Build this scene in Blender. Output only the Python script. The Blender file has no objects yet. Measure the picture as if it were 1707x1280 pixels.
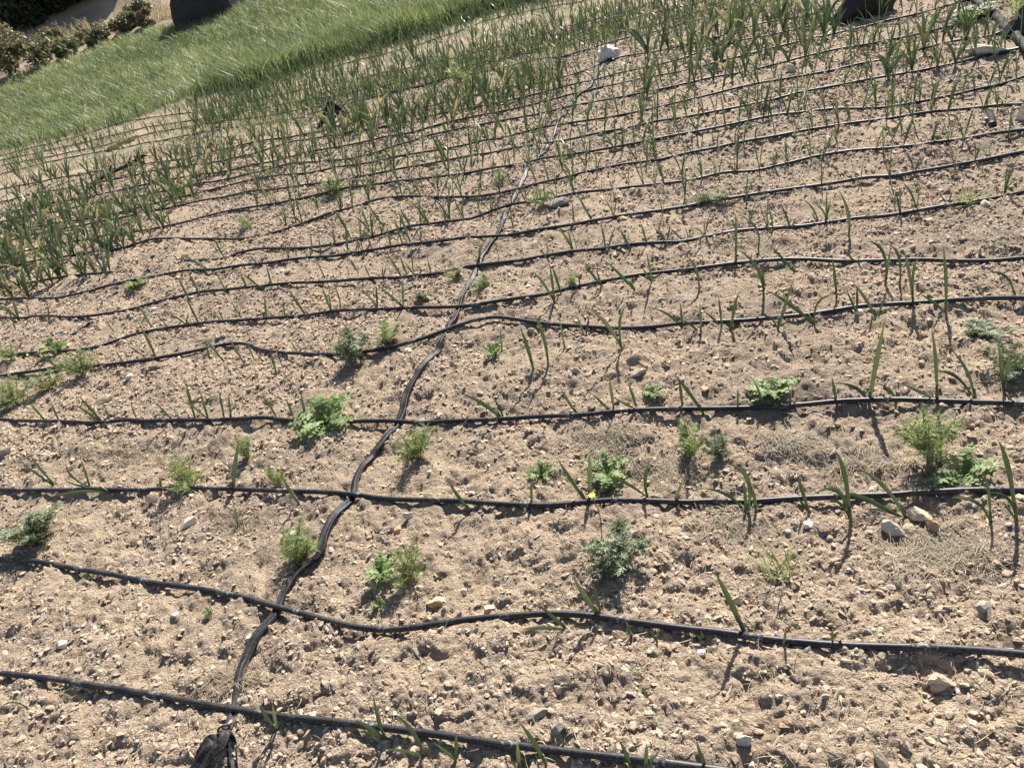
import bpy, math, random
import numpy as np
from mathutils import Vector, Matrix

rng = np.random.default_rng(7)
random.seed(7)
sc = bpy.context.scene
COL = sc.collection

# ------------------------------------------------------------------ camera
PITCH, ROLL, FPX, CAMH = math.radians(32), math.radians(16), 1230.0, 1.5
Fw = np.array([0, math.cos(PITCH), -math.sin(PITCH)])
R0 = np.array([1.0, 0, 0]); U0 = np.array([0, math.sin(PITCH), math.cos(PITCH)])
Rt = math.cos(ROLL)*R0 - math.sin(ROLL)*U0
Up = math.sin(ROLL)*R0 + math.cos(ROLL)*U0
CAM = np.array([0, 0, CAMH])
cd = bpy.data.cameras.new('camera'); cam = bpy.data.objects.new('camera', cd); COL.objects.link(cam)
cd.sensor_width = 36; cd.lens = FPX/1707*36; cd.clip_start = 0.02; cd.clip_end = 2000
m3 = Matrix((Rt, Up, -Fw)).transposed()
cam.matrix_world = Matrix.Translation(CAM) @ m3.to_4x4()
sc.camera = cam

# ------------------------------------------------------------------ world, sun, exposure
SUN_EL, SUN_AZ = math.radians(38), math.radians(27)      # azimuth from +y towards +x
w = bpy.data.worlds.new('World'); sc.world = w; w.use_nodes = True
nt = w.node_tree; bg = nt.nodes['Background']
sky = nt.nodes.new('ShaderNodeTexSky'); sky.sky_type = 'NISHITA'; sky.sun_disc = False
sky.sun_elevation = SUN_EL; sky.sun_rotation = SUN_AZ
nt.links.new(sky.outputs[0], bg.inputs[0]); bg.inputs[1].default_value = 0.06
sl = bpy.data.lights.new('sun', 'SUN'); sl.energy = 5.0; sl.angle = math.radians(0.53); sl.color = (1, 0.95, 0.88)
so = bpy.data.objects.new('sun', sl); COL.objects.link(so)
sv = Vector((math.sin(SUN_AZ)*math.cos(SUN_EL), math.cos(SUN_AZ)*math.cos(SUN_EL), math.sin(SUN_EL)))
so.rotation_euler = sv.to_track_quat('Z', 'Y').to_euler(); so.location = (3, 8, 12)
sc.view_settings.view_transform = 'Standard'; sc.view_settings.look = 'None'
sc.view_settings.exposure = 1.2; sc.view_settings.gamma = 1
sc.view_settings.use_curve_mapping = False
try:
    sc.cycles.max_bounces = 5; sc.cycles.transparent_max_bounces = 4; sc.cycles.diffuse_bounces = 3
except Exception: pass

# ------------------------------------------------------------------ numeric helpers
def hsh(ix, iy, s):
    n = (ix.astype(np.int64)*374761393 + iy.astype(np.int64)*668265263 + s*1442695041) & 0xffffffff
    n = ((n ^ (n >> 13))*1274126177) & 0xffffffff
    n = n ^ (n >> 16)
    return n/4294967296.0
def vnoise(x, y, s):
    ix = np.floor(x); iy = np.floor(y); fx = x-ix; fy = y-iy
    fx = fx*fx*(3-2*fx); fy = fy*fy*(3-2*fy)
    a = hsh(ix, iy, s); b = hsh(ix+1, iy, s); c = hsh(ix, iy+1, s); d = hsh(ix+1, iy+1, s)
    return (a+(b-a)*fx)+((c+(d-c)*fx)-(a+(b-a)*fx))*fy
def cells(x, y, size, s, keep=1.0):
    """domed lumps: one per cell, random radius and height"""
    u = x/size; v = y/size; iu = np.floor(u); iv = np.floor(v); out = np.zeros_like(u)
    for dx in (-1, 0, 1):
        for dy in (-1, 0, 1):
            cx = iu+dx; cy = iv+dy
            px = cx+hsh(cx, cy, s); py = cy+hsh(cx, cy, s+1); rd = 0.35+0.55*hsh(cx, cy, s+2)
            ht = rd*(hsh(cx, cy, s+3) < keep)*(0.4+0.6*hsh(cx, cy, s+4))
            el = 0.6+0.8*hsh(cx, cy, s+5)
            d2 = (((u-px)*el)**2+((v-py)/el)**2)/(rd*rd)
            out = np.maximum(out, ht*np.sqrt(np.clip(1-d2, 0, 1)))
    return out
def macro(x, y):
    t = np.clip(np.asarray(y, float)-11, 0, None)
    q = np.where(t < 17, 0.01*t*t, 0.01*289+0.34*(t-17))
    return q
def undul(x, y):
    f = 1/(1+(np.hypot(x, y)/14)**4)
    return f*((vnoise(x*1.3+9, y*1.3, 3)-0.5)*0.05 + (vnoise(x*4.1, y*4.1+5, 4)-0.5)*0.032)
def rough(x, y):
    return (vnoise(x*13, y*13, 11)-0.5)*0.020 + cells(x, y, 0.075, 21, 0.55)*0.020 + cells(x, y, 0.034, 31, 0.75)*0.015
def fine(x, y):
    return cells(x, y, 0.016, 41, 0.85)*0.0085 + (vnoise(x*90, y*90, 12)-0.5)*0.006
def gh(x, y):
    x = np.atleast_1d(np.asarray(x, float)); y = np.atleast_1d(np.asarray(y, float))
    return macro(x, y)+undul(x, y)+rough(x, y)
def gz(x, y): return float(gh(x, y)[0])
def gbase(x, y): return macro(x, y)+undul(x, y)
def rays(pts):
    a = np.asarray(pts, float).reshape(-1, 2)
    return Fw + ((a[:, 0]-853.5)/FPX)[:, None]*Rt - ((a[:, 1]-640)/FPX)[:, None]*Up
def P(pts):
    """photo pixels -> points on the terrain"""
    d = rays(pts); dz = np.minimum(d[:, 2], -1e-4); t0 = CAMH/-dz; flat = (t0*d[:, 1] < 10.3)
    lo = np.where(flat, t0*0.9, 4.0); hi = np.where(flat, t0*1.1, 60.0)
    if not flat.all():
        t = lo.copy(); done = flat.copy()
        for k in range(90):
            t2 = t*1.035; q = CAM+d*t2[:, None]; hit = q[:, 2] < gbase(q[:, 0], q[:, 1]); new = hit & ~done
            lo[new] = t[new]; hi[new] = t2[new]; done |= hit; t = t2
            if done.all(): break
    for k in range(22):
        mid = (lo+hi)/2; q = CAM+d*mid[:, None]
        b = q[:, 2] < gbase(q[:, 0], q[:, 1])
        hi = np.where(b, mid, hi); lo = np.where(b, lo, mid)
    return CAM+d*hi[:, None]
def P1(x, y): return P([(x, y)])[0]
UPV = np.array([0.078, 0.2, 0.976])                       # true vertical: the whole field climbs away from the viewer
def pxsize(n, p): return n*np.linalg.norm(np.asarray(p)-CAM)/FPX
def cr(key, pts):
    i = 'abcdefghijkl'.index(key); sx = (2.995, 2.995, 3.0106)[i % 3]
    return [((i % 3)*570+q[0]/sx, (i//3)*320+q[1]/sx) for q in pts]

# ------------------------------------------------------------------ object helpers
def mesh_np(name, V, F, mat=None, smooth=False, attrs=None):
    """V (n,3); F list of int arrays of tris (m,3) or quads (m,4)"""
    me = bpy.data.meshes.new(name)
    V = np.ascontiguousarray(V, np.float32)
    if not isinstance(F, (list, tuple)): F = [F]
    F = [np.asarray(f, np.int32) for f in F if len(f)]
    loops = np.concatenate([f.ravel() for f in F]); sizes = np.concatenate([np.full(len(f), f.shape[1], np.int32) for f in F])
    starts = np.concatenate([[0], np.cumsum(sizes)[:-1]]).astype(np.int32)
    me.vertices.add(len(V)); me.vertices.foreach_set('co', V.ravel())
    me.loops.add(len(loops)); me.loops.foreach_set('vertex_index', loops)
    me.polygons.add(len(sizes)); me.polygons.foreach_set('loop_start', starts)
    try: me.polygons.foreach_set('loop_total', sizes)
    except Exception: pass
    me.polygons.foreach_set('use_smooth', np.full(len(sizes), smooth, bool))
    me.update(calc_edges=True)
    for k, v in (attrs or {}).items():
        a = me.attributes.new(k, 'FLOAT', 'POINT'); a.data.foreach_set('value', np.ascontiguousarray(v, np.float32))
    if mat: me.materials.append(mat)
    return me
def link(name, me, parent=None):
    o = bpy.data.objects.new(name, me); COL.objects.link(o)
    if parent is not None: o.parent = parent
    return o
def tag(o, label=None, cat=None, group=None, kind=None):
    if label: o['label'] = label
    if cat: o['category'] = cat
    if group: o['group'] = group
    if kind: o['kind'] = kind
    return o
def empty(name, loc):
    o = bpy.data.objects.new(name, None); COL.objects.link(o); o.location = Vector([float(c) for c in loc])
    o.empty_display_size = 0.05
    return o
class MB:
    """collects vertices and faces for one mesh"""
    def __init__(s): s.v = []; s.t = []; s.q = []; s.n = 0; s.a = []
    def add(s, V, t=None, q=None, a=0.5):
        V = np.asarray(V, float)
        if t is not None and len(t): s.t.append(np.asarray(t)+s.n)
        if q is not None and len(q): s.q.append(np.asarray(q)+s.n)
        s.v.append(V); s.n += len(V)
        s.a.append(np.full(len(V), a) if np.isscalar(a) else np.asarray(a))
    def mesh(s, name, mat, smooth=True):
        F = []
        if s.t: F.append(np.concatenate(s.t))
        if s.q: F.append(np.concatenate(s.q))
        return mesh_np(name, np.concatenate(s.v), F, mat, smooth, {'tint': np.concatenate(s.a)})
def catmull(pts, step):
    p = np.asarray(pts, float); p = np.vstack([2*p[0]-p[1], p, 2*p[-1]-p[-2]]); out = []
    for i in range(1, len(p)-2):
        n = max(1, int(np.linalg.norm(p[i+1]-p[i])/step))
        t = (np.arange(n)/n)[:, None]
        a, b, c, d = p[i-1], p[i], p[i+1], p[i+2]
        out.append(0.5*((2*b)+(-a+c)*t+(2*a-5*b+4*c-d)*t*t+(-a+3*b-3*c+d)*t**3))
    out.append(p[-2][None]); return np.vstack(out)
def frames(pts):
    t = np.gradient(pts, axis=0); t /= np.linalg.norm(t, axis=1)[:, None]+1e-9
    side = np.cross(t, [0, 0, 1.0]); side /= np.linalg.norm(side, axis=1)[:, None]+1e-9
    return t, side, np.cross(side, t)
def tube(pts, rad, n=8, sx=1.0, cap=True):
    """tube round a polyline; rad scalar or per point"""
    pts = np.asarray(pts, float); t, s, u = frames(pts); k = len(pts)
    r = np.broadcast_to(np.asarray(rad, float), (k,))
    a = np.arange(n)/n*2*math.pi
    V = (pts[:, None]+r[:, None, None]*(np.cos(a)[None, :, None]*s[:, None]*sx+np.sin(a)[None, :, None]*u[:, None])).reshape(-1, 3)
    i = np.arange(k-1)[:, None]*n; j = np.arange(n)[None]
    q = np.stack([i+j, i+(j+1) % n, i+n+(j+1) % n, i+n+j], -1).reshape(-1, 4)
    tr = np.zeros((0, 3), int)
    if cap:
        V = np.vstack([V, pts[0], pts[-1]]); c0 = k*n
        jj = np.arange(n); e = (k-1)*n
        tr = np.vstack([np.stack([np.full(n, c0), (jj+1) % n, jj], 1), np.stack([np.full(n, c0+1), e+jj, e+(jj+1) % n], 1)])
    return V, tr, q

# ------------------------------------------------------------------ materials
def mat_new(name):
    m = bpy.data.materials.new(name); m.use_nodes = True
    return m, m.node_tree, m.node_tree.nodes['Principled BSDF']
def N(nt, t, **kw):
    n = nt.nodes.new(t)
    for k, v in kw.items(): setattr(n, k, v)
    return n
def ramp(nt, fac, stops):
    r = N(nt, 'ShaderNodeValToRGB'); nt.links.new(fac, r.inputs[0]); e = r.color_ramp.elements
    while len(e) < len(stops): e.new(0.5)
    for i, (p, c) in enumerate(stops): e[i].position = p; e[i].color = (*c, 1)
    return r.outputs[0]
def noise(nt, co, scale, detail=4, rough_=0.6):
    n = N(nt, 'ShaderNodeTexNoise'); n.inputs['Scale'].default_value = scale; n.inputs['Detail'].default_value = detail
    n.inputs['Roughness'].default_value = rough_; nt.links.new(co, n.inputs['Vector']); return n.outputs['Fac']
def mix(nt, fac, a, b, mode='MIX'):
    m = N(nt, 'ShaderNodeMix', data_type='RGBA', blend_type=mode)
    for sock, val in ((0, fac), (6, a), (7, b)):
        if hasattr(val, 'node'): nt.links.new(val, m.inputs[sock])
        elif sock == 0: m.inputs[0].default_value = val
        else: m.inputs[sock].default_value = (*val, 1)
    return m.outputs[2]
def bump(nt, bs, hts, strength, dist):
    b = N(nt, 'ShaderNodeBump'); b.inputs['Strength'].default_value = strength; b.inputs['Distance'].default_value = dist
    nt.links.new(hts, b.inputs['Height']); nt.links.new(b.outputs[0], bs.inputs['Normal'])
def attr(nt, name, t='GEOMETRY'):
    a = N(nt, 'ShaderNodeAttribute', attribute_type=t, attribute_name=name); return a.outputs['Fac']
def coord(nt): return N(nt, 'ShaderNodeTexCoord').outputs['Object']
def geopos(nt): return N(nt, 'ShaderNodeNewGeometry').outputs['Position']

def soil_colour(nt, co):
    big = noise(nt, co, 1.7, 3); mid = noise(nt, co, 14, 4, 0.7); fin = noise(nt, co, 130, 3, 0.7)
    c1 = ramp(nt, big, [(0.32, (0.49, 0.385, 0.278)), (0.52, (0.43, 0.34, 0.25)), (0.68, (0.34, 0.275, 0.21))])
    c2 = ramp(nt, mid, [(0.3, (0.62, 0.60, 0.58)), (0.5, (0.95, 0.95, 0.95)), (0.72, (1.18, 1.15, 1.1))])
    c = mix(nt, 1.0, c1, c2, 'MULTIPLY')
    c3 = ramp(nt, fin, [(0.3, (0.68, 0.66, 0.64)), (0.7, (1.15, 1.15, 1.15))])
    return mix(nt, 1.0, c, c3, 'MULTIPLY'), fin, mid
def make_soil():
    m, nt, bs = mat_new('dry_soil'); co = geopos(nt)
    c, fin, mid = soil_colour(nt, co)
    z = attr(nt, 'zone')         # 0 bare soil, 1 meadow turf, 2 dry bank
    n2 = noise(nt, co, 3.0, 5, 0.7)
    turf = ramp(nt, n2, [(0.3, (0.10, 0.11, 0.05)), (0.7, (0.2, 0.2, 0.1))])
    bank = ramp(nt, noise(nt, co, 0.9, 6, 0.75), [(0.3, (0.22, 0.17, 0.13)), (0.48, (0.38, 0.29, 0.21)), (0.7, (0.48, 0.39, 0.25))])
    f1 = N(nt, 'ShaderNodeMath', operation='MINIMUM'); nt.links.new(z, f1.inputs[0]); f1.inputs[1].default_value = 1
    f2 = N(nt, 'ShaderNodeMath', operation='SUBTRACT', use_clamp=True); nt.links.new(z, f2.inputs[0]); f2.inputs[1].default_value = 1
    c = mix(nt, f1.outputs[0], c, turf); c = mix(nt, f2.outputs[0], c, bank)
    nt.links.new(c, bs.inputs['Base Color']); bs.inputs['Roughness'].default_value = 0.95
    bs.inputs['Specular IOR Level'].default_value = 0.15
    lum = noise(nt, co, 42, 5, 0.75); ad = N(nt, 'ShaderNodeMath', operation='MULTIPLY_ADD'); nt.links.new(lum, ad.inputs[0]); ad.inputs[1].default_value = 2.2; nt.links.new(fin, ad.inputs[2])
    bump(nt, bs, ad.outputs[0], 1.0, 0.011)
    return m
def make_rock(name, stops, sc_=40, bd=0.004):
    m, nt, bs = mat_new(name); co = coord(nt)
    t = attr(nt, 'tint'); oi = N(nt, 'ShaderNodeObjectInfo').outputs['Random']
    ad = N(nt, 'ShaderNodeMath', operation='ADD'); nt.links.new(t, ad.inputs[0]); nt.links.new(oi, ad.inputs[1])
    fr = N(nt, 'ShaderNodeMath', operation='FRACT'); nt.links.new(ad.outputs[0], fr.inputs[0])
    c = ramp(nt, fr.outputs[0], stops)
    n1 = noise(nt, geopos(nt), sc_, 4, 0.7)
    c = mix(nt, 1.0, c, ramp(nt, n1, [(0.3, (0.7, 0.68, 0.66)), (0.7, (1.15, 1.13, 1.1))]), 'MULTIPLY')
    nt.links.new(c, bs.inputs['Base Color']); bs.inputs['Roughness'].default_value = 0.9; bs.inputs['Specular IOR Level'].default_value = 0.2
    bump(nt, bs, noise(nt, geopos(nt), sc_*6, 3, 0.7), 0.6, bd)
    return m
def make_leaf(name, stops, trans=0.35, rough_=0.45, tcol=1.6, rnd=True):
    m, nt, bs = mat_new(name)
    t = attr(nt, 'tint')
    if rnd:
        oi = N(nt, 'ShaderNodeObjectInfo').outputs['Random']
        mu = N(nt, 'ShaderNodeMath', operation='MULTIPLY_ADD'); nt.links.new(oi, mu.inputs[0]); mu.inputs[1].default_value = 0.3
        sb = N(nt, 'ShaderNodeMath', operation='ADD'); nt.links.new(t, mu.inputs[2]); nt.links.new(mu.outputs[0], sb.inputs[0]); sb.inputs[1].default_value = -0.15
        t = sb.outputs[0]
    c = ramp(nt, t, stops)
    c = mix(nt, 1.0, c, ramp(nt, noise(nt, geopos(nt), 60, 3), [(0.3, (0.8, 0.8, 0.75)), (0.7, (1.15, 1.15, 1.1))]), 'MULTIPLY')
    nt.links.new(c, bs.inputs['Base Color']); bs.inputs['Roughness'].default_value = rough_
    tr = N(nt, 'ShaderNodeBsdfTranslucent'); c2 = mix(nt, 1.0, c, (tcol, tcol*1.05, tcol*0.7), 'MULTIPLY')
    nt.links.new(c2, tr.inputs[0])
    ms = N(nt, 'ShaderNodeMixShader'); ms.inputs[0].default_value = trans
    nt.links.new(bs.outputs[0], ms.inputs[1]); nt.links.new(tr.outputs[0], ms.inputs[2])
    nt.links.new(ms.outputs[0], nt.nodes['Material Output'].inputs[0])
    return m
def make_plastic(name, dust=0.5, base=(0.018, 0.018, 0.020), rough_=0.42, spec=0.45):
    m, nt, bs = mat_new(name); co = geopos(nt)
    n1 = noise(nt, co, 9, 5, 0.7); n2 = noise(nt, co, 160, 3, 0.7)
    d = N(nt, 'ShaderNodeMath', operation='MULTIPLY'); nt.links.new(n1, d.inputs[0]); nt.links.new(n2, d.inputs[1])
    f = ramp(nt, d.outputs[0], [(0.22, (0, 0, 0)), (0.5, (dust, dust, dust))])
    c = mix(nt, f, base, (0.30, 0.25, 0.20))
    nt.links.new(c, bs.inputs['Base Color']); bs.inputs['Roughness'].default_value = rough_; bs.inputs['Specular IOR Level'].default_value = spec
    bump(nt, bs, n2, 0.25, 0.001)
    return m
def make_scale():
    m, nt, bs = mat_new('limescale_on_plastic'); co = geopos(nt)
    f = ramp(nt, noise(nt, co, 110, 5, 0.75), [(0.5, (0, 0, 0)), (0.68, (1, 1, 1))])
    c = mix(nt, f, (0.03, 0.03, 0.032), (0.42, 0.40, 0.38)); nt.links.new(c, bs.inputs['Base Color']); bs.inputs['Roughness'].default_value = 0.7
    return m
M_SOIL = make_soil()
M_CLOD = make_rock('soil_clods', [(0.0, (0.51, 0.40, 0.295)), (0.3, (0.44, 0.35, 0.262)), (0.55, (0.58, 0.47, 0.355)), (0.8, (0.38, 0.31, 0.248)), (0.985, (0.46, 0.33, 0.21))], 60)
M_STONE = make_rock('field_stone', [(0.0, (0.52, 0.42, 0.31)), (0.5, (0.56, 0.46, 0.35)), (1.0, (0.49, 0.39, 0.28))], 45)
M_PALE = make_rock('pale_stone', [(0, (0.64, 0.57, 0.46)), (1, (0.68, 0.62, 0.53))], 30)
M_GREY = make_rock('grey_stone', [(0, (0.32, 0.285, 0.24)), (1, (0.38, 0.335, 0.28))], 30)
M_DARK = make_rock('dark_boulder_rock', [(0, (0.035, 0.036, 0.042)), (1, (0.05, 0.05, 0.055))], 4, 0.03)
M_ORANGE = make_rock('ochre_stone', [(0, (0.52, 0.34, 0.18)), (1, (0.55, 0.38, 0.22))], 30)
GAR = [(0.0, (0.042, 0.066, 0.036)), (0.4, (0.070, 0.106, 0.050)), (0.7, (0.135, 0.165, 0.095)), (0.88, (0.21, 0.22, 0.12)), (1.0, (0.42, 0.36, 0.21))]
M_GARLIC = make_leaf('garlic_leaf', GAR, 0.2, 0.34, 1.15)
M_STEM = make_leaf('garlic_stem', [(0, (0.16, 0.17, 0.08)), (1, (0.12, 0.17, 0.06))], 0.1, 0.5)
M_FEATHER = make_leaf('feathery_foliage', [(0, (0.15, 0.19, 0.08)), (1, (0.30, 0.34, 0.16))], 0.35, 0.6)
M_ROSETTE = make_leaf('rosette_leaf', [(0, (0.12, 0.18, 0.06)), (0.6, (0.19, 0.255, 0.10)), (1, (0.29, 0.34, 0.17))], 0.3, 0.65)
M_GREYGREEN = make_leaf('grey_green_foliage', [(0, (0.12, 0.15, 0.085)), (1, (0.26, 0.29, 0.19))], 0.25, 0.6)
M_GRASS = make_leaf('meadow_grass', [(0, (0.055, 0.08, 0.035)), (0.35, (0.125, 0.16, 0.075)), (0.7, (0.22, 0.25, 0.13)), (1, (0.42, 0.41, 0.27))], 0.3, 0.5, rnd=False)
M_STRAW = make_leaf('dry_straw', [(0, (0.17, 0.14, 0.105)), (0.5, (0.33, 0.265, 0.19)), (1, (0.56, 0.46, 0.32))], 0.15, 0.7, rnd=False)
M_BUSH = make_leaf('bush_leaf', [(0, (0.05, 0.07, 0.035)), (0.55, (0.12, 0.145, 0.075)), (0.8, (0.17, 0.155, 0.10)), (1, (0.21, 0.15, 0.12))], 0.25, 0.55)
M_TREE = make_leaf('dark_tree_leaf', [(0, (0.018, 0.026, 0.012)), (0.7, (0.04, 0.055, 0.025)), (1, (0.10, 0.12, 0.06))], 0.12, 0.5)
M_BARK = make_rock('bark', [(0, (0.06, 0.045, 0.035)), (1, (0.09, 0.07, 0.05))], 12, 0.01)
M_TUBE = make_plastic('black_drip_tube', 0.4, (0.018, 0.019, 0.023), 0.45, 0.3)
M_HOSE = make_plastic('black_flat_hose', 0.3, (0.017, 0.018, 0.022), 0.5, 0.1)
M_PIPE = make_plastic('dusty_supply_pipe', 0.5, (0.03, 0.029, 0.028), 0.8, 0.1)
M_SCALE = make_scale()
def plain(name, col, r=0.6):
    m, nt, bs = mat_new(name)
    c = mix(nt, 1.0, col, ramp(nt, noise(nt, geopos(nt), 70, 4), [(0.3, (0.8, 0.8, 0.8)), (0.7, (1.1, 1.1, 1.1))]), 'MULTIPLY')
    nt.links.new(c, bs.inputs['Base Color']); bs.inputs['Roughness'].default_value = r; return m
M_YELLOW = plain('yellow_petal', (0.8, 0.6, 0.02))
M_WHITE = plain('white_plastic_sheet', (0.62, 0.59, 0.56), 0.6)

# ------------------------------------------------------------------ ground sheet
near_px = [(-300, 330), (0, 255), (200, 212), (330, 160), (440, 128), (600, 84), (750, 38), (880, 0), (1000, -40)]
far_px = [(-200, 205), (0, 142), (100, 112), (230, 60), (290, 47), (390, 1), (470, -25)]
NB = P(near_px); FB = P(far_px)
def y_near(x): return np.interp(x, NB[:, 0], NB[:, 1])
FBo = FB[np.argsort(FB[:, 0])]
def y_far(x): return np.interp(x, FBo[:, 0], FBo[:, 1])

az = np.concatenate([np.linspace(-180, -62, 24)[:-1], np.linspace(-62, 62, 660), np.linspace(62, 180, 24)[1:]])
rr = [0.06, 0.25, 0.45]
while rr[-1] < 4: rr.append(rr[-1]*1.0042)
while rr[-1] < 12: rr.append(rr[-1]*1.0075)
while rr[-1] < 40: rr.append(rr[-1]*1.02)
while rr[-1] < 900: rr.append(rr[-1]*1.25)
rr = np.array(rr)
A, RR = np.meshgrid(np.radians(az[:-1]), rr)
X = (RR*np.sin(A)).ravel(); Y = (RR*np.cos(A)).ravel()
Z = gh(X, Y); nearm = np.hypot(X, Y) < 7
Z[nearm] += fine(X[nearm], Y[nearm])
inm = np.clip((Y-y_near(X))/0.5+0.3*(vnoise(X*3, Y*3, 5)-0.5), 0, 1); inb = np.clip((Y-y_far(X))/0.6, 0, 1)
zone = np.where(Y > 9, inm+inb, 0)
Z += np.where(inb > 0, (vnoise(X*0.5, Y*0.5, 6)-0.5)*0.9*np.clip((Y-y_far(X))/4, 0, 1), 0)
nc = len(az)-1; nr = len(rr)
i = np.arange(nr-1)[:, None]*nc; j = np.arange(nc)[None]; jn = (j+1) % nc
Q = np.stack([i+j, i+jn, i+nc+jn, i+nc+j], -1).reshape(-1, 4)
ground = link('ground', mesh_np('ground', np.stack([X, Y, Z], 1), Q[:, ::-1], M_SOIL, True, {'zone': zone}))
tag(ground, 'dry stony tan soil of the sloping garlic field', kind='structure')
del X, Y, Z, A, RR, Q

# ------------------------------------------------------------------ rock shapes
def ico(sub):
    import bmesh
    bm = bmesh.new(); bmesh.ops.create_icosphere(bm, subdivisions=sub, radius=1)
    V = np.array([v.co[:] for v in bm.verts]); F = np.array([[v.index for v in f.verts] for f in bm.faces]); bm.free()
    return V, F
ICO1, ICO1F = ico(1); ICO2, ICO2F = ico(2); ICO3, ICO3F = ico(3)
def rockify(V, seed, rough_=0.25, planes=9):
    """chop a ball with random planes for an angular stone"""
    r = np.random.default_rng(seed); V = V.copy()
    for k in range(planes):
        n = r.normal(size=3); n /= np.linalg.norm(n); d = r.uniform(0.42, 0.8)
        e = V@n-d; V -= np.clip(e, 0, None)[:, None]*n*0.95
    V *= 1+r.normal(0, rough_*0.18, (len(V), 1))
    return V*np.array([r.uniform(0.8, 1.2), r.uniform(0.65, 1.0), r.uniform(0.45, 0.75)])
def rot_rand(n):
    q = rng.normal(size=(n, 4)); q /= np.linalg.norm(q, axis=1)[:, None]; a, b, c, d = q.T
    return np.stack([1-2*(c*c+d*d), 2*(b*c-a*d), 2*(b*d+a*c), 2*(b*c+a*d), 1-2*(b*b+d*d), 2*(c*d-a*b), 2*(b*d-a*c), 2*(c*d+a*b), 1-2*(b*b+c*c)], 1).reshape(n, 3, 3)
def scatter(n, r0, r1, a0=-58, a1=58, power=1.0):
    a = np.radians(rng.uniform(a0, a1, n)); r = np.sqrt(rng.uniform(r0*r0, r1*r1, n)) if power == 2 else np.exp(rng.uniform(math.log(r0), math.log(r1), n))
    return r*np.sin(a), r*np.cos(a)
def visible(x, y, margin=0.12):
    d = np.stack([x, y, macro(x, y)], 1)-CAM; f = d@Fw; u = d@Rt/f*FPX/853.5; v = d@Up/f*FPX/640
    return (f > 0) & (abs(u) < 1+margin) & (abs(v) < 1+margin)
# loose clods: far too many to count, one object that scatters a few angular shapes
cx, cy = scatter(520000, 0.6, 11, power=1); c2x, c2y = scatter(330000, 2.6, 11, power=1); cx = np.concatenate([cx, c2x]); cy = np.concatenate([cy, c2y])
k = visible(cx, cy, 0.3) & (cy < y_near(cx)); cx, cy = cx[k], cy[k]
dens = vnoise(cx*3.1, cy*3.1, 77)*0.6+vnoise(cx*9, cy*9, 78)*0.4; k = rng.uniform(size=len(cx)) < np.clip((dens-0.28)*3.0, 0.2, 1)*np.clip(0.35+0.16*np.hypot(cx, cy), 0, 1); cx, cy = cx[k], cy[k]
dist = np.hypot(np.hypot(cx, cy), CAMH)
csz = 0.00165*dist**0.85*(0.5+rng.pareto(2.15, len(cx))*0.6); csz = np.clip(csz, 0.0013, 0.0085+0.0012*dist)
me = bpy.data.meshes.new('soil_clods'); me.vertices.add(len(cx))
me.vertices.foreach_set('co', np.stack([cx, cy, gh(cx, cy)+np.where(dist < 7, fine(cx, cy)*0.6, 0)+csz*0.12], 1).astype(np.float32).ravel())
aa = me.attributes.new('size', 'FLOAT', 'POINT'); aa.data.foreach_set('value', csz.astype(np.float32))
aa = me.attributes.new('turn', 'FLOAT_VECTOR', 'POINT'); aa.data.foreach_set('vector', (rng.uniform(-0.7, 0.7, (len(cx), 3))*np.array([1, 1, 4.4])).astype(np.float32).ravel())
aa = me.attributes.new('pick', 'INT', 'POINT'); aa.data.foreach_set('value', rng.integers(0, 7, len(cx)).astype(np.int32))
co_ = link('soil_clods', me); tag(co_, 'loose crumbly tan clods and grit covering the bare soil', 'soil clods', kind='stuff')
gn = bpy.data.node_groups.new('clod_scatter', 'GeometryNodeTree')
gn.interface.new_socket('Geometry', in_out='INPUT', socket_type='NodeSocketGeometry'); gn.interface.new_socket('Geometry', in_out='OUTPUT', socket_type='NodeSocketGeometry')
gi = gn.nodes.new('NodeGroupInput'); go = gn.nodes.new('NodeGroupOutput'); iop = gn.nodes.new('GeometryNodeInstanceOnPoints'); gti = gn.nodes.new('GeometryNodeGeometryToInstance')
for s_i in range(7):
    v = rockify(ICO1 if s_i % 2 else ICO2, 100+s_i, 0.9 if s_i % 2 else 0.5, 7); v *= np.array([1.25, 0.95, 0.95])
    ob = bpy.data.objects.new('clod_shape', mesh_np('clod_shape', v, ICO1F if s_i % 2 else ICO2F, M_CLOD, False, {'tint': np.zeros(len(v))}))
    oi = gn.nodes.new('GeometryNodeObjectInfo'); oi.inputs['Object'].default_value = ob; gn.links.new(oi.outputs['Geometry'], gti.inputs[0])
def nattr(name, ty):
    n_ = gn.nodes.new('GeometryNodeInputNamedAttribute'); n_.data_type = ty; n_.inputs['Name'].default_value = name; return n_.outputs[0]
gn.links.new(gi.outputs[0], iop.inputs['Points']); gn.links.new(gti.outputs[0], iop.inputs['Instance']); iop.inputs['Pick Instance'].default_value = True
gn.links.new(nattr('pick', 'INT'), iop.inputs['Instance Index']); gn.links.new(nattr('turn', 'FLOAT_VECTOR'), iop.inputs['Rotation']); gn.links.new(nattr('size', 'FLOAT'), iop.inputs['Scale'])
gn.links.new(iop.outputs[0], go.inputs[0])
mo = co_.modifiers.new('scatter', 'NODES'); mo.node_group = gn
print('clods', len(cx))

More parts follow.
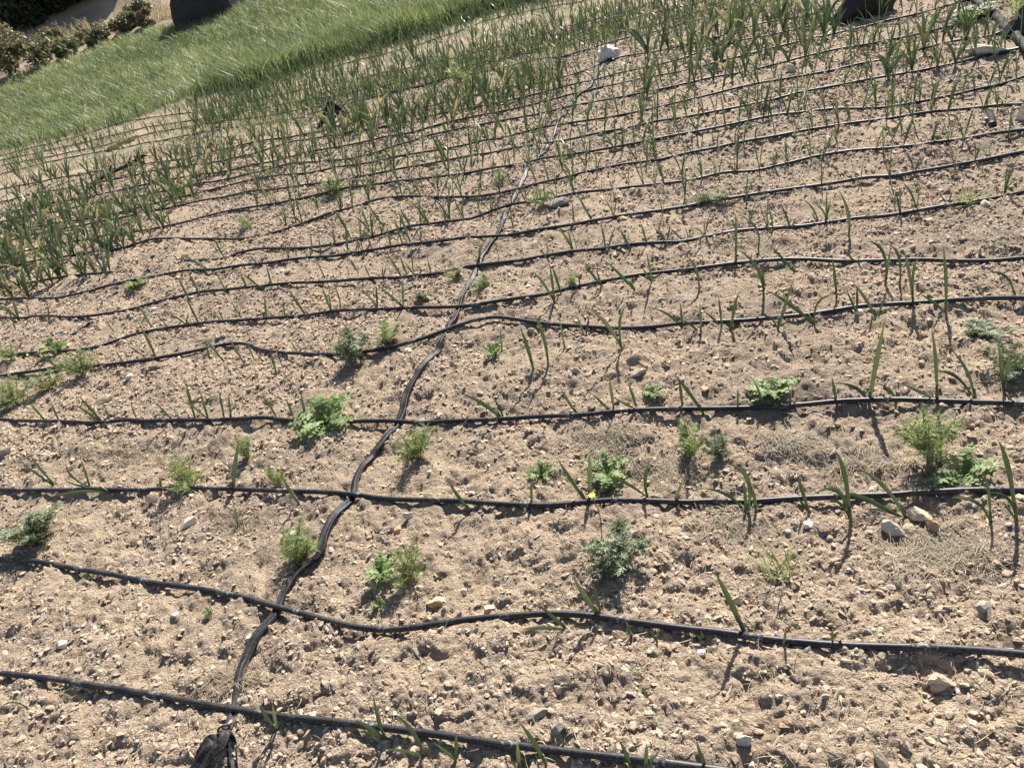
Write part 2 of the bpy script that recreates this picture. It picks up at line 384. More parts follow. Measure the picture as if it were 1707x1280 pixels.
# individual stones
def stone_mesh(seed, mat, V=ICO2, F=ICO2F, planes=10, shape=None):
    v = rockify(V, seed, 0.12, planes)
    if shape is not None: v = v/np.abs(v).max(0)*np.array(shape)
    return mesh_np('stone', v, F, mat, False, {'tint': np.full(len(v), 0.0)})
def put_stone(me, x, y, s, rz=None, sink=0.25, tilt=0.25, sc3=(1, 1, 1)):
    o = link('stone', me); zz = me.vertices
    o.location = (x, y, gz(x, y)+s*sc3[2]*(0.5-sink)); o.scale = (s*sc3[0], s*sc3[1], s*sc3[2])
    o.rotation_euler = (random.uniform(-tilt, tilt), random.uniform(-tilt, tilt), random.uniform(0, 6.28) if rz is None else rz)
    return o
special_px = [ # px, py, width px, height px, material, label
 (1487, 878, 33, 34, M_PALE, 'rounded grey white stone below the third drip line', 901),
 (1530, 858, 36, 30, M_STONE, 'broad tan stone touching the third drip line beside the white stone', 902),
 (1557, 878, 26, 16, M_ORANGE, 'small ochre stone beside the broad tan stone', 903),
 (259, 833, 20, 20, M_STONE, 'squarish tan stone leaning on the third drip line', 904),
 (176, 670, 26, 17, M_STONE, 'tan wedge stone behind the fourth drip line', 905),
 (685, 860, 19, 26, M_PALE, 'flat white stone chip under the third drip line near the flat hose', 906),
 (933, 338, 36, 20, M_GREY, 'flat grey brown stone lying across the ninth drip line', 907),
 (960, 620, 19, 16, M_STONE, 'angular brown stone beneath the arched fifth drip line', 908),
 (1065, 620, 30, 15, M_STONE, 'long flat tan stone on bare soil below the fifth drip line', 909),
 (1243, 1234, 26, 25, M_PALE, 'pale round stone on bare soil below the second drip line', 910),
 (1567, 1133, 36, 34, M_STONE, 'large tan stone just below the second drip line', 911),
 (1467, 1268, 22, 34, M_STONE, 'upright slab of tan stone on bare soil', 912),
 (895, 1192, 40, 15, M_GREY, 'long grey flat stone between first and second drip lines', 913),
 (932, 1218, 27, 26, M_GREY, 'round grey stone beside the long grey flat stone', 914),
 (728, 1008, 30, 18, M_ORANGE, 'sandy coloured clod like stone above the second drip line', 915),
 (775, 985, 16, 18, M_PALE, 'pale small stone above the second drip line', 916),
 (105, 1074, 18, 16, M_PALE, 'white quartz pebble between second and first drip lines', 917),
 (932, 1149, 20, 20, M_STONE, 'buff rounded stone near the long leaf shadow', 918),
 (1320, 114, 20, 20, M_PALE, 'pale block stone among the upper garlic rows', 919),
 (1640, 88, 70, 14, M_PALE, 'long pale slab stone near the thick supply pipe', 920),
 (205, 240, 52, 12, M_ORANGE, 'long tan flat stone near the meadow edge', 921),
 (1703, 194, 14, 30, M_PALE, 'pale upright stone at the end of the tenth drip line', 922),
 (318, 873, 26, 18, M_PALE, 'whitish broken stone in bare soil below the third drip line', 923),
 (410, 1120, 1, 1, None, '', 0),
 (815, 1015, 26, 18, M_STONE, 'tan stone pressed against the second drip line', 924),
 (1230, 1000, 22, 16, M_STONE, 'tan angular stone above the second drip line beside the tall leaf', 925),
 (14, 757, 22, 16, M_GREY, 'brown stone between the third and fourth drip lines', 926),
]
for (px, py, wp, hp, mt, lab, sd) in special_px:
    if mt is None: continue
    p = P1(px, py+hp*0.3); s = pxsize(wp, p)/2; view = math.atan2(p[0], p[1])
    hh = pxsize(hp, p)/2
    o = link('stone', stone_mesh(sd, mt, ICO3, ICO3F, 12, (1, 0.8, 1)))
    o.scale = (s, min(s*0.8, hh*1.5), hh*0.95); o.location = (p[0], p[1], gz(p[0], p[1])+hh*0.5)
    o.rotation_euler = (random.uniform(-.15, .15), random.uniform(-.2, .2), -view+random.uniform(-.3, .3)-ROLL*0.5)
    tag(o, lab, 'stone', 'stones on the soil')
# ------------------------------------------------------------------ drip lines
DL = {}
DL[1] = cr('j', [(0,505),(150,522),(300,540),(500,568),(700,600),(850,622),(1000,648),(1150,675),(1400,718),(1600,745)])+cr('k', [(0,755),(200,785),(400,810),(600,838),(800,865),(1000,890),(1200,915),(1400,940),(1550,958)])
DL[2] = cr('g', [(0,893),(150,900),(250,910),(350,930)])+cr('j', [(480,0),(600,20),(700,38),(850,65),(1000,85),(1150,115),(1250,135),(1350,165),(1450,190),(1550,215)])+cr('k', [(0,258),(100,280),(200,288),(300,285),(400,275),(500,262),(600,248),(750,232),(900,222),(1050,218),(1200,225),(1350,238),(1500,255)])+cr('l', [(0,282),(150,300),(300,322),(450,342),(600,355),(800,375),(1000,390),(1200,400),(1400,410),(1550,418),(1700,428)])
DL[3] = cr('g', [(0,540),(150,548),(300,553),(450,548),(600,550),(750,545),(900,543),(1050,546),(1200,552),(1350,560),(1500,563)])+cr('h', [(0,570),(150,580),(300,598),(450,610),(600,618),(750,622),(900,622),(1050,618),(1200,612),(1350,607),(1500,605)])+cr('i', [(0,613),(150,610),(300,612),(450,606),(600,602),(750,598),(900,592),(1050,588),(1200,580),(1400,570),(1550,565),(1700,563)])
DL[4] = cr('g', [(0,192),(150,202),(300,210),(450,214),(550,214),(650,205),(750,200),(900,197),(1050,198),(1200,198),(1350,200),(1500,205)])+cr('h', [(0,212),(150,213),(260,212),(400,210),(550,207),(700,205),(850,202),(1000,192),(1200,180),(1350,165),(1500,157)])+cr('i', [(0,155),(150,147),(300,140),(450,132),(600,128),(800,122),(1000,117),(1200,115),(1350,120),(1500,127),(1700,132)])
DL[5] = cr('d', [(0,940),(150,918),(300,895),(480,882),(600,870),(750,852),(900,825),(1050,800),(1130,780),(1200,775),(1260,783),(1320,805),(1400,825),(1500,835),(1600,835)])+cr('e', [(0,832),(110,820),(250,795),(400,755),(500,718),(600,685),(700,660),(780,650),(850,650),(920,660),(1000,675),(1100,690),(1250,700),(1400,700),(1550,692)])+cr('f', [(0,688),(150,682),(300,668),(450,655),(600,642),(750,620),(900,600),(1050,590),(1200,585),(1400,578),(1550,572),(1700,568)])
DL[6] = cr('d', [(0,815),(100,822),(250,820),(400,805),(500,785),(600,755),(700,722),(800,698),(900,680),(1050,668),(1200,660),(1350,650),(1500,637)])+cr('e', [(0,620),(200,608),(400,602),(600,595),(700,585),(800,572),(900,553),(1000,535),(1100,512),(1200,490),(1300,468),(1400,450),(1500,435),(1600,422)])+cr('f', [(0,410),(150,395),(300,380),(450,375),(600,372),(800,372),(1000,372),(1200,370),(1400,367),(1550,363),(1700,358)])
DL[7] = cr('d', [(0,640),(100,645),(200,640),(350,640),(450,632),(550,618),(650,598),(750,575),(850,550),(1000,520),(1150,500),(1300,490),(1450,482),(1600,470)])+cr('e', [(0,465),(150,458),(300,445),(450,425),(550,408),(620,395),(750,378),(900,360),(1000,345),(1150,325),(1300,305),(1450,285),(1600,270)])+cr('f', [(0,262),(150,240),(300,222),(450,205),(600,190),(720,175),(850,160),(1000,145),(1150,120),(1300,98),(1450,75),(1600,45),(1700,25)])
DL[8] = cr('d', [(0,553),(100,545),(250,545),(350,535),(450,515),(550,487),(650,460),(750,438),(900,418),(1050,402),(1200,388),(1350,370),(1450,355),(1550,342)])+cr('e', [(0,325),(150,305),(300,283),(450,268),(600,252),(750,238),(850,225),(1000,205),(1150,185),(1250,165),(1400,140),(1550,115)])+cr('f', [(0,95),(150,68),(300,42),(420,28),(550,10)])+cr('c', [(700,950),(900,920),(1050,905),(1200,880),(1350,855),(1500,825),(1700,790)])
DL[9] = cr('d', [(930,355),(1000,350),(1100,340),(1200,320),(1300,305),(1400,298),(1500,296),(1600,290)])+cr('e', [(0,270),(150,245),(250,215),(350,190),(450,178),(550,165),(650,150),(750,120),(850,92),(950,68),(1050,46),(1150,28),(1250,14),(1350,5)])+cr('c', [(0,922),(200,895),(350,870),(500,835),(650,805),(750,790),(900,770),(1050,760),(1150,750),(1250,735),(1400,718),(1550,700),(1700,680)])
DL[10] = [(0,487),(100,468),(140,462),(190,457)]
DL[11] = cr('d', [(0,395),(80,380),(200,355),(300,340),(450,315),(600,290),(700,265),(780,248),(900,243),(1000,248),(1100,252),(1250,240),(1350,222),(1450,192),(1550,160),(1650,120)])+cr('e', [(0,105),(100,75),(180,55),(280,40),(400,35),(500,42),(600,45),(700,42),(800,22)])+cr('b', [(910,950),(1000,925),(1100,905),(1200,880),(1300,860),(1400,840),(1500,825),(1600,810)])+cr('c', [(0,795),(150,765),(300,730),(450,705),(600,675),(750,650),(900,630),(1050,610),(1200,590),(1350,575),(1500,560),(1600,550),(1690,546)])
DL[12] = cr('d', [(0,335),(50,325),(200,290),(350,265),(500,240),(620,220),(750,200),(850,180),(950,160),(1050,130),(1200,100),(1350,80),(1500,45)])+cr('b', [(0,955),(150,940),(300,920),(450,900),(600,880),(750,860),(900,835),(1000,815),(1150,790),(1300,765),(1450,735),(1600,705)])+cr('c', [(0,690),(150,660),(300,630),(450,600),(600,580),(750,568),(900,562),(1000,555),(1100,545),(1200,530),(1350,500),(1500,462),(1600,435),(1700,405)])
DL[13] = [(0,410),(100,388),(140,380)]+cr('d', [(500,165),(700,120),(860,90),(1000,62),(1150,35),(1290,8)])+cr('b', [(-70,925),(0,912),(150,885),(300,855),(450,830),(600,800),(750,775),(850,755),(1000,732),(1100,720),(1250,690),(1400,660),(1500,640),(1600,620)])+cr('c', [(0,605),(150,578),(300,545),(450,515),(600,485),(750,450),(900,420),(1050,400),(1200,370),(1350,335),(1500,295),(1600,270),(1690,255)])
DL[14] = [(0,392),(100,375),(250,345)]+cr('a', [(1100,950),(1250,910),(1400,890),(1550,875)])+cr('b', [(0,845),(150,820),(300,790),(450,770),(600,745),(700,722),(800,700),(900,675),(1000,655),(1150,630),(1300,605),(1450,575),(1600,545)])+cr('c', [(0,525),(150,490),(300,455),(450,425),(600,390),(750,365),(900,335),(1050,300),(1200,262),(1350,225),(1450,205),(1570,183)])
DL[15] = [(0,374),(60,362),(200,335)]+cr('a', [(1050,925),(1150,905),(1300,865),(1450,830),(1550,822)])+cr('b', [(0,810),(150,780),(250,750),(350,715),(450,685),(550,665),(700,635),(850,607),(1000,580),(1150,545),(1300,515),(1450,485),(1600,455)])+cr('c', [(0,435),(150,405),(300,370),(450,340),(600,305),(750,270),(900,240),(1050,210),(1200,180),(1350,140),(1450,112),(1550,88)])
DL[16] = [(0,360),(100,340),(250,310)]+cr('a', [(1150,862),(1250,835),(1400,805),(1550,775)])+cr('b', [(0,740),(200,705),(350,670),(500,630),(650,600),(800,570),(950,535),(1100,495),(1250,455),(1400,425),(1550,395)])+cr('c', [(0,365),(150,330),(300,290),(450,255),(600,215),(750,185),(900,150),(1050,110),(1200,75),(1350,30),(1440,10)])
DL[17] = [(0,340),(100,320),(250,290)]+cr('a', [(1200,795),(1350,755),(1450,720),(1550,705)])+cr('b', [(0,680),(150,655),(300,625),(500,580),(700,545),(870,510),(1000,475),(1120,445),(1250,410),(1400,375),(1550,345)])+cr('c', [(0,305),(170,250),(300,215),(450,185),(600,150),(750,110),(900,75)])
DL[18] = [(0,318),(200,283)]+cr('a', [(1000,780),(1300,720),(1450,695),(1600,665)])+cr('b', [(0,640),(150,610),(300,572),(450,540),(600,500),(750,470),(900,440),(1050,410),(1150,385),(1250,350),(1330,315),(1450,285),(1600,260)])+cr('c', [(0,240),(150,205),(300,160),(400,130),(550,100),(700,65)])
DL[19] = [(0,294),(97,270),(180,254),(270,238),(367,220),(434,209),(500,200),(570,180),(637,162),(687,150),(737,137),(787,128),(837,117),(887,105),(934,97),(985,84),(1037,70),(1087,58),(1140,42),(1206,28),(1256,10),(1296,1)]
DL[20] = [(0,280),(130,254),(220,233),(300,218),(400,203),(484,190),(570,172),(637,158),(704,147),(754,130),(804,113),(854,98),(904,87),(970,72),(1020,60),(1087,46),(1140,32),(1206,12),(1250,0)]
DL[21] = [(0,270),(120,245),(220,222),(320,203),(420,186),(520,168),(620,150),(700,134),(787,113),(870,90),(937,75),(1004,52),(1070,30),(1140,13),(1190,0)]
DL[22] = [(0,262),(120,233),(213,205),(320,190),(420,171),(500,153),(600,134),(700,113),(800,89),(904,60),(987,37),(1037,24),(1104,0)]
DL[23] = [(380,160),(450,143),(550,115),(650,90),(744,62),(804,40),(854,27),(904,17),(970,6),(1000,-4)]
ORD = ['zeroth','first','second','third','fourth','fifth','sixth','seventh','eighth','ninth','tenth','eleventh','twelfth','thirteenth','fourteenth','fifteenth','sixteenth']
HOSE_NO = {1:1,2:2,3:3,4:4,5:5,6:6,7:7,8:8,9:9,11:10,12:11,13:12,14:13,15:14,16:15,17:16}
def line_phrase(k):
    if k in HOSE_NO: return 'the %s drip line from the tied hose end' % ORD[HOSE_NO[k]]
    return {10:'the short drip line ending in the dense garlic block', 18:'the drip line passing just below the white bundle', 19:'the first drip line beyond the white bundle', 20:'the second drip line beyond the white bundle',
            21:'the third drip line beyond the white bundle', 22:'the fourth drip line beyond the white bundle', 23:'the drip line nearest the tall green grass'}[k]
LINE3 = {}
TUBE_R = 0.0084
for k, px in DL.items():
    px = [np.array(q, float) for q in px]
    e0 = px[0]+(px[0]-px[1])/np.linalg.norm(px[0]-px[1])*90 if px[0][0] <= 1 else None
    e1 = px[-1]+(px[-1]-px[-2])/np.linalg.norm(px[-1]-px[-2])*(70 if k not in (1,) else 260) if (px[-1][0] > 1690 or px[-1][1] < 3 or k == 1) else None
    if e0 is not None: px = [e0]+px
    if e1 is not None: px = px+[e1]
    g = P(px)
    st = 0.02 if k < 9 else 0.05
    c = catmull(g[:, :2], st)
    gzv = gh(c[:, 0], c[:, 1]); n = 7 if k < 9 else 3
    pad = np.pad(gzv, n, mode='edge'); mx = np.max([pad[i:i+len(gzv)] for i in range(2*n+1)], 0)
    pad = np.pad(mx*0.6+gzv*0.4, n, mode='edge'); sm = np.mean([pad[i:i+len(gzv)] for i in range(2*n+1)], 0)
    pts = np.column_stack([c, sm+TUBE_R*0.9]); LINE3[k] = pts
    root = empty('drip_line', pts[len(pts)//2]); off = np.array(root.location)
    wob = 1+0.06*np.sin(np.arange(len(pts))*0.7)*0
    V, t, q = tube(pts-off, TUBE_R*wob, 10 if k < 9 else 6)
    link('tube', mesh_np('tube', V, [t, q], M_TUBE, True), root)
    lab = ('black drip tube crossing the flat hose, %s counted from its tied end' % ORD[HOSE_NO[k]]) if k in HOSE_NO else \
        {10:'short black drip tube ending inside the dense garlic block', 18:'black drip tube passing just below the white bundle', 19:'black drip tube, first one beyond the white bundle', 20:'black drip tube, second one beyond the white bundle',
         21:'black drip tube, third one beyond the white bundle', 22:'black drip tube, fourth one beyond the white bundle', 23:'black drip tube nearest the tall green grass'}[k]
    tag(root, lab, 'drip line', 'drip irrigation lines across the field')
    if k < 9:   # whitish emitters
        seg = np.concatenate([[0], np.cumsum(np.linalg.norm(np.diff(pts, axis=0), axis=1))]); s = 0.1+0.11*k % 0.3
        while s < seg[-1]-0.05:
            i0 = np.searchsorted(seg, s); i1 = np.searchsorted(seg, s+random.uniform(0.03, 0.05))
            if i1-i0 >= 1 and i1+1 < len(pts):
                pp = pts[i0:i1+1]-off
                rad = np.full(len(pp), TUBE_R*1.06)
                V, t, q = tube(pp, rad, 10)
                link('emitter', mesh_np('emitter', V, [t, q], M_SCALE, True), root)
            s += random.uniform(0.28, 0.36)

# ------------------------------------------------------------------ flat main hose
MH = [(382,1222),(390,1190),(400,1150),(412,1110),(432,1070),(460,1030),(475,1000),(500,965),(538,930),(548,900),(565,865),(590,830),(597,805),(615,775),(640,745),(660,720),(673,695),(680,670),(697,634),(717,607),(733,584),(740,567),(750,547),(762,530),(770,507),(784,477),(800,443),(812,422),(824,403),(837,383),(850,350),(864,323),(875,300),(885,280),(910,255),(920,240),(928,215),(938,200),(950,180),(962,165),(975,155),(985,147),(995,130),(1008,108)]
g = P(MH); c = catmull(g[:, :2], 0.012)
zz = gh(c[:, 0], c[:, 1]); pad = np.pad(zz, 4, mode='edge'); zz = 0.5*np.mean([pad[i:i+len(zz)] for i in range(9)], 0)+0.5*np.max([pad[i:i+len(zz)] for i in range(9)], 0)
hp = np.column_stack([c, zz+0.009])
for k, lp in LINE3.items():      # duck under the drip lines
    if k == 10: continue
    for q_ in lp[::1]:
        d = np.hypot(hp[:, 0]-q_[0], hp[:, 1]-q_[1]); i0 = d.argmin()
        if d[i0] < 0.02:
            wgt = np.exp(-(np.hypot(hp[:, 0]-hp[i0, 0], hp[:, 1]-hp[i0, 1])/0.05)**2); tgt = q_[2]-TUBE_R-0.004
            hp[:, 2] = np.where(hp[:, 2] > tgt, hp[:, 2]*(1-wgt)+np.minimum(hp[:, 2], tgt)*wgt, hp[:, 2])
s_ = np.cumsum(np.r_[0, np.linalg.norm(np.diff(hp, axis=0), axis=1)])
HW = 0.0128
t_, sd_, u_ = frames(hp); n = 12; a = np.arange(n)/n*2*math.pi; V = []
for i in range(len(hp)):
    s0 = s_[i]
    wv = HW*(0.82+0.45*vnoise(np.array([s0*7]), np.array([0.3]), 55)[0]); tw = (vnoise(np.array([s0*3.3]), np.array([7.7]), 56)[0]-0.5)*1.5
    th = 0.0045+0.005*vnoise(np.array([s0*9]), np.array([3.3]), 57)[0]
    x_ = np.cos(a)*wv; z_ = np.sin(a)*th*(0.6+0.4*np.abs(np.cos(a)))   # thick edges, creased middle
    crease = (0.0035*np.cos(3*a+s0*8)+0.004*(vnoise(a*1.6+s0*5, np.full(n, s0*30), 58)-0.5))*(np.sin(a) > 0)
    z_ = z_+crease
    ct, st_ = math.cos(tw), math.sin(tw)
    V.append(hp[i]+np.outer(x_*ct-z_*st_, sd_[i])+np.outer(x_*st_*0.6+z_*ct, u_[i])+np.array([0, 0, 0.004]))
V = np.vstack(V); i = np.arange(len(hp)-1)[:, None]*n; j = np.arange(n)[None]
Q = np.stack([i+j, i+(j+1) % n, i+n+(j+1) % n, i+n+j], -1).reshape(-1, 4)
root = empty('flat_hose', hp[0]); off = np.array(root.location)
link('hose_body', mesh_np('hose_body', V-off, [Q], M_HOSE, True), root)
tag(root, 'crumpled black flat hose running across all the drip lines to the white bundle', 'hose')
# tied and folded end: a flap and a second leg below the tie
def sheet(pts_px, widths_px, lift, seed, thick=0.0035):
    g = P(pts_px); c = catmull(np.column_stack([g[:, :2], np.arange(len(g))]), 0.1); w_ = np.interp(c[:, 2], np.arange(len(g)), widths_px)
    lf = np.interp(c[:, 2], np.arange(len(g)), lift)
    p3 = np.column_stack([c[:, :2], np.array([gz(x, y) for x, y in c[:, :2]])]); p3[:, 2] = np.maximum(p3[:, 2].mean()*0.5+p3[:, 2]*0.5, p3[:, 2])+lf
    t, s, u = frames(p3); m = 7; rows = []
    for i in range(len(p3)):
        hw = pxsize(w_[i], p3[i])/2
        xs = np.linspace(-1, 1, m)
        zf = 0.005*np.sin(xs*4+i*0.15+seed)+0.003*np.cos(xs*8+seed-i*0.1)
        rows.append(p3[i]+np.outer(xs*hw, s[i])+np.outer(zf, u[i]))
    top = np.vstack(rows); bot = top-np.array([0, 0, thick]); k = len(p3)
    i = np.arange(k-1)[:, None]*m; j = np.arange(m-1)[None]
    q = np.stack([i+j, i+j+1, i+m+j+1, i+m+j], -1).reshape(-1, 4); nv = len(top)
    border = list(range(m))+[r_*m+m-1 for r_ in range(1, k)]+[(k-1)*m+c_ for c_ in range(m-2, -1, -1)]+[r_*m for r_ in range(k-2, 0, -1)]
    b = np.array(border); b2 = np.roll(b, -1)
    side = np.stack([b, b+nv, b2+nv, b2], 1)
    return np.vstack([top, bot]), [np.vstack([q[:, ::-1], q+nv, side])]
V, F = sheet([(382,1220),(380,1236),(370,1252),(352,1270),(330,1296)], [14,22,36,34,30], [0.014,0.02,0.024,0.02,0.012], 1)
link('folded_flap', mesh_np('folded_flap', V-off, F, M_HOSE, False), root)
V, F = sheet([(384,1226),(390,1246),(391,1275),(391,1300)], [12,17,16,16], [0.008,0.008,0.006,0.006], 4)
link('tucked_end', mesh_np('tucked_end', V-off, F, M_HOSE, False), root)
pt = P1(382, 1226); aa = np.linspace(0, 6.28, 13); ax = np.array([math.cos(0.5), -math.sin(0.5)*0.3, 0])
ring = np.column_stack([pt[0]+0.0135*np.cos(aa), pt[1]+0.004*np.cos(aa), gz(pt[0], pt[1])+0.017+0.0115*np.sin(aa)])
V, t, q = tube(ring, 0.003, 6); link('tie', mesh_np('tie', V-off, [t, q], M_TUBE, True), root)

# ------------------------------------------------------------------ thick supply pipe with stubs
g = P([(1585,-30),(1618,0),(1650,24),(1668,42),(1690,66),(1707,84),(1760,140)]); c = catmull(g[:, :2], 0.05)
pp = np.column_stack([c, gh(c[:, 0], c[:, 1])+0.02]); root = empty('supply_pipe', pp[0]); off = np.array(root.location)
V, t, q = tube(pp-off, 0.026, 12); link('pipe', mesh_np('pipe', V, [t, q], M_PIPE, True), root)
for k in (13, 14, 15, 16):
    e = LINE3[k][-1] if k != 13 else LINE3[k][np.argmin(np.abs(LINE3[k][:, 0]-P1(1700,85)[0]))]
    i0 = np.argmin(np.linalg.norm(pp-e, axis=1)); V, t, q = tube(np.array([e-off+[-0.12, 0.02, 0.004], e-off+[0, 0, 0.006], pp[i0]-off]), 0.0125, 8)
    link('connector', mesh_np('connector', V, [t, q], M_TUBE, True), root)
tag(root, 'thick dusty black supply pipe where the upper drip lines end', 'pipe')

# small loose stones: the ones big enough to pick apart
sx_, sy_ = scatter(1100, 0.7, 5.5, power=1); k = visible(sx_, sy_, 0.02); sx_, sy_ = sx_[k][:274], sy_[k][:274]
SMK = {'tan': [stone_mesh(500+q_, M_STONE) for q_ in range(10)], 'grey': [stone_mesh(520+q_, M_GREY) for q_ in range(6)], 'pale': [stone_mesh(540+q_, M_PALE) for q_ in range(5)], 'ochre': [stone_mesh(560+q_, M_ORANGE) for q_ in range(3)]}
MAINK = [1, 2, 3, 4, 5, 6, 7, 8, 9, 11, 12, 13, 14, 15, 16, 17]
for x, y in zip(sx_, sy_):
    kind = random.choices(['tan', 'grey', 'pale', 'ochre'], [0.62, 0.16, 0.17, 0.05])[0]
    s = min(0.026, pxsize(1, (x, y, 0))*(4.2+3.0*min(3.5, random.paretovariate(2.2)-1)))
    o = put_stone(random.choice(SMK[kind]), x, y, s)
    below = [q_ for q_ in MAINK if np.interp(x, *LINE3[q_][np.argsort(LINE3[q_][:, 0])][:, :2].T) < y]
    if not below: wh = 'in front of the first drip line'
    elif len(below) >= 15: wh = 'near the white bundle'
    else: wh = 'between the %s and %s drip lines' % (ORD[len(below)], ORD[len(below)+1])
    big = 'small' if s/pxsize(1, (x, y, 0)) < 8 else 'chunky'
    tag(o, '%s angular %s stone lying loose %s' % (big, kind, wh), 'stone', 'small loose stones on the soil')

# ------------------------------------------------------------------ garlic plants
def leaf_geo(b, c, t, wid, n=9, fold=0.35, face=None, a=0.5):
    """strip along a quadratic bezier with a folded V section"""
    s = np.linspace(0, 1, n)[:, None]; p = (1-s)**2*b+2*s*(1-s)*c+s*s*t
    tg = np.gradient(p, axis=0); tg /= np.linalg.norm(tg, axis=1)[:, None]+1e-9
    f = np.array([0.1, -1, 0.25]) if face is None else face
    sd = np.cross(tg, f); sd /= np.linalg.norm(sd, axis=1)[:, None]+1e-9; nn = np.cross(sd, tg)
    ss = s[:, 0]; w_ = wid*0.5*(0.45+0.75*np.sin(np.clip(ss*1.9, 0, math.pi/2)))*np.clip((1-ss)*2.2, 0.03, 1)**0.8
    Lf = p+sd*w_[:, None]+nn*(w_*fold)[:, None]; Rg = p-sd*w_[:, None]+nn*(w_*fold)[:, None]
    V = np.stack([Lf, p, Rg], 1).reshape(-1, 3)
    i = np.arange(n-1)*3; q = np.vstack([np.stack([i, i+1, i+4, i+3], 1), np.stack([i+1, i+2, i+5, i+4], 1)])
    av = np.clip(a+0.25*ss**3, 0, 1); return V, q, np.repeat(av, 3)
def stem_geo(b, d, ln, r):
    pts = np.array([b-d*0.012, b+d*ln*0.4, b+d*ln]); d2 = pts.copy(); d2[:, 0] += 1e-4*np.arange(3)
    return tube(d2, [r*1.1, r, r*0.75], 6)
TP = []   # crop, base, leaf tips (optional third and fourth number: a point the leaf passes)
def T(c, *pl):
    for b, tips in pl: TP.append((c, b, tips))
T('j', ((158,684), [(0,650,80,628)]), ((400,582), [(365,540),(440,622)]), ((1385,775), [(1293,645,1330,700),(1362,640),(1425,765)]), ((60,1010), [(20,925)]))
T('k', ((225,828), [(155,592,185,720),(75,775,150,785),(60,715,150,760)]), ((418,905), [(268,692,350,770),(212,868,310,868),(400,830)]), ((572,925), [(570,770),(455,828,520,875),(545,845)]),
  ((885,965), [(875,825),(962,903,915,925),(815,945,850,935)]), ((1030,972), [(880,722,960,830),(1147,792,1075,880)]), ((1125,280), [(978,138,1060,208),(902,266,1000,255)]), ((1295,220), [(1143,-15,1220,110),(1243,30,1275,110)]),
  ((1447,302), [(1412,212),(1440,270)]), ((1570,325), [(1543,268),(1578,265),(1602,378)]), ((1452,985), [(1383,818,1420,890)]), ((1522,990), [(1520,833),(1585,872,1550,910)]))
T('l', ((132,1000), [(62,822,90,910)]), ((205,985), [(238,928)]), ((314,305), [(155,-22,235,135),(258,188)]), ((100,330), [(85,272),(62,292)]), ((500,365), [(513,253)]), ((742,352), [(745,258),(803,308)]), ((1037,368), [(1045,330)]))
T('i', ((312,648), [(213,398,320,480),(88,523,225,560),(300,480)]), ((362,650), [(322,490,350,560)]), ((632,655), [(568,443,595,545),(568,568)]), ((838,695), [(763,342,805,460),(640,560,770,535),(715,585,785,600)]),
  ((1117,675), [(858,418,1000,510),(900,668,1000,650),(805,550,910,575)]), ((1537,705), [(1493,438,1525,530),(1342,568,1470,595)]), ((1667,695), [(1578,283,1625,430),(1528,543,1625,575),(1595,590)]), ((5,505), [(38,463),(-60,520)]),
  ((100,158), [(-50,-50,30,50)]), ((270,140), [(272,22)]), ((402,124), [(345,-30,380,50)]), ((772,120), [(742,-40,755,40)]), ((928,110), [(1012,-330,960,-100),(770,-5,870,25)]), ((1062,108), [(960,-10,1040,40)]),
  ((1267,110), [(1243,-285,1262,-100),(1078,-5,1175,35)]), ((1462,88), [(1340,-173,1420,-60),(1250,-58,1360,-40)]), ((1607,32), [(1577,-220,1590,-90),(1640,-180,1620,-80)]))
T('f', ((87,725), [(80,558),(-10,638,50,680)]), ((192,695), [(173,518),(103,598,150,640)]), ((237,695), [(275,502,250,590)]), ((472,705), [(556,422,500,590),(362,628,430,630)]), ((657,665), [(428,498,545,575),(762,515,672,555)]),
  ((867,625), [(815,495),(868,468)]), ((967,645), [(845,450,915,545),(1022,498),(1092,590,1020,590)]), ((1312,625), [(1300,265,1312,430),(1180,508,1265,565)]), ((1150,585), [(1100,288,1128,400),(1180,335,1150,400)]),
  ((78,505), [(15,325,60,390)]), ((402,555), [(392,368),(278,298,370,390)]), ((562,415), [(428,265,500,340)]), ((767,545), [(745,328)]), ((862,375), [(798,285),(888,312)]), ((1012,485), [(1045,248,1020,380),(918,248,1000,310)]),
  ((1082,492), [(1028,268,1078,330)]), ((1662,535), [(1518,405,1615,425),(1640,468)]), ((262,335), [(260,112)]), ((372,295), [(308,148,368,195)]), ((447,215), [(418,58,438,130),(398,168)]), ((532,198), [(482,58,515,125),(562,128)]),
  ((672,168), [(598,38,650,90),(640,108)]), ((712,168), [(716,-5),(658,58,700,100)]), ((827,245), [(778,-5,822,105)]), ((1087,133), [(1080,-40),(1062,-10)]), ((1167,103), [(1098,-50,1145,20),(1182,-40)]), ((1322,83), [(1288,18),(1347,-5)]), ((1582,43), [(1558,-30),(1602,-15)]))
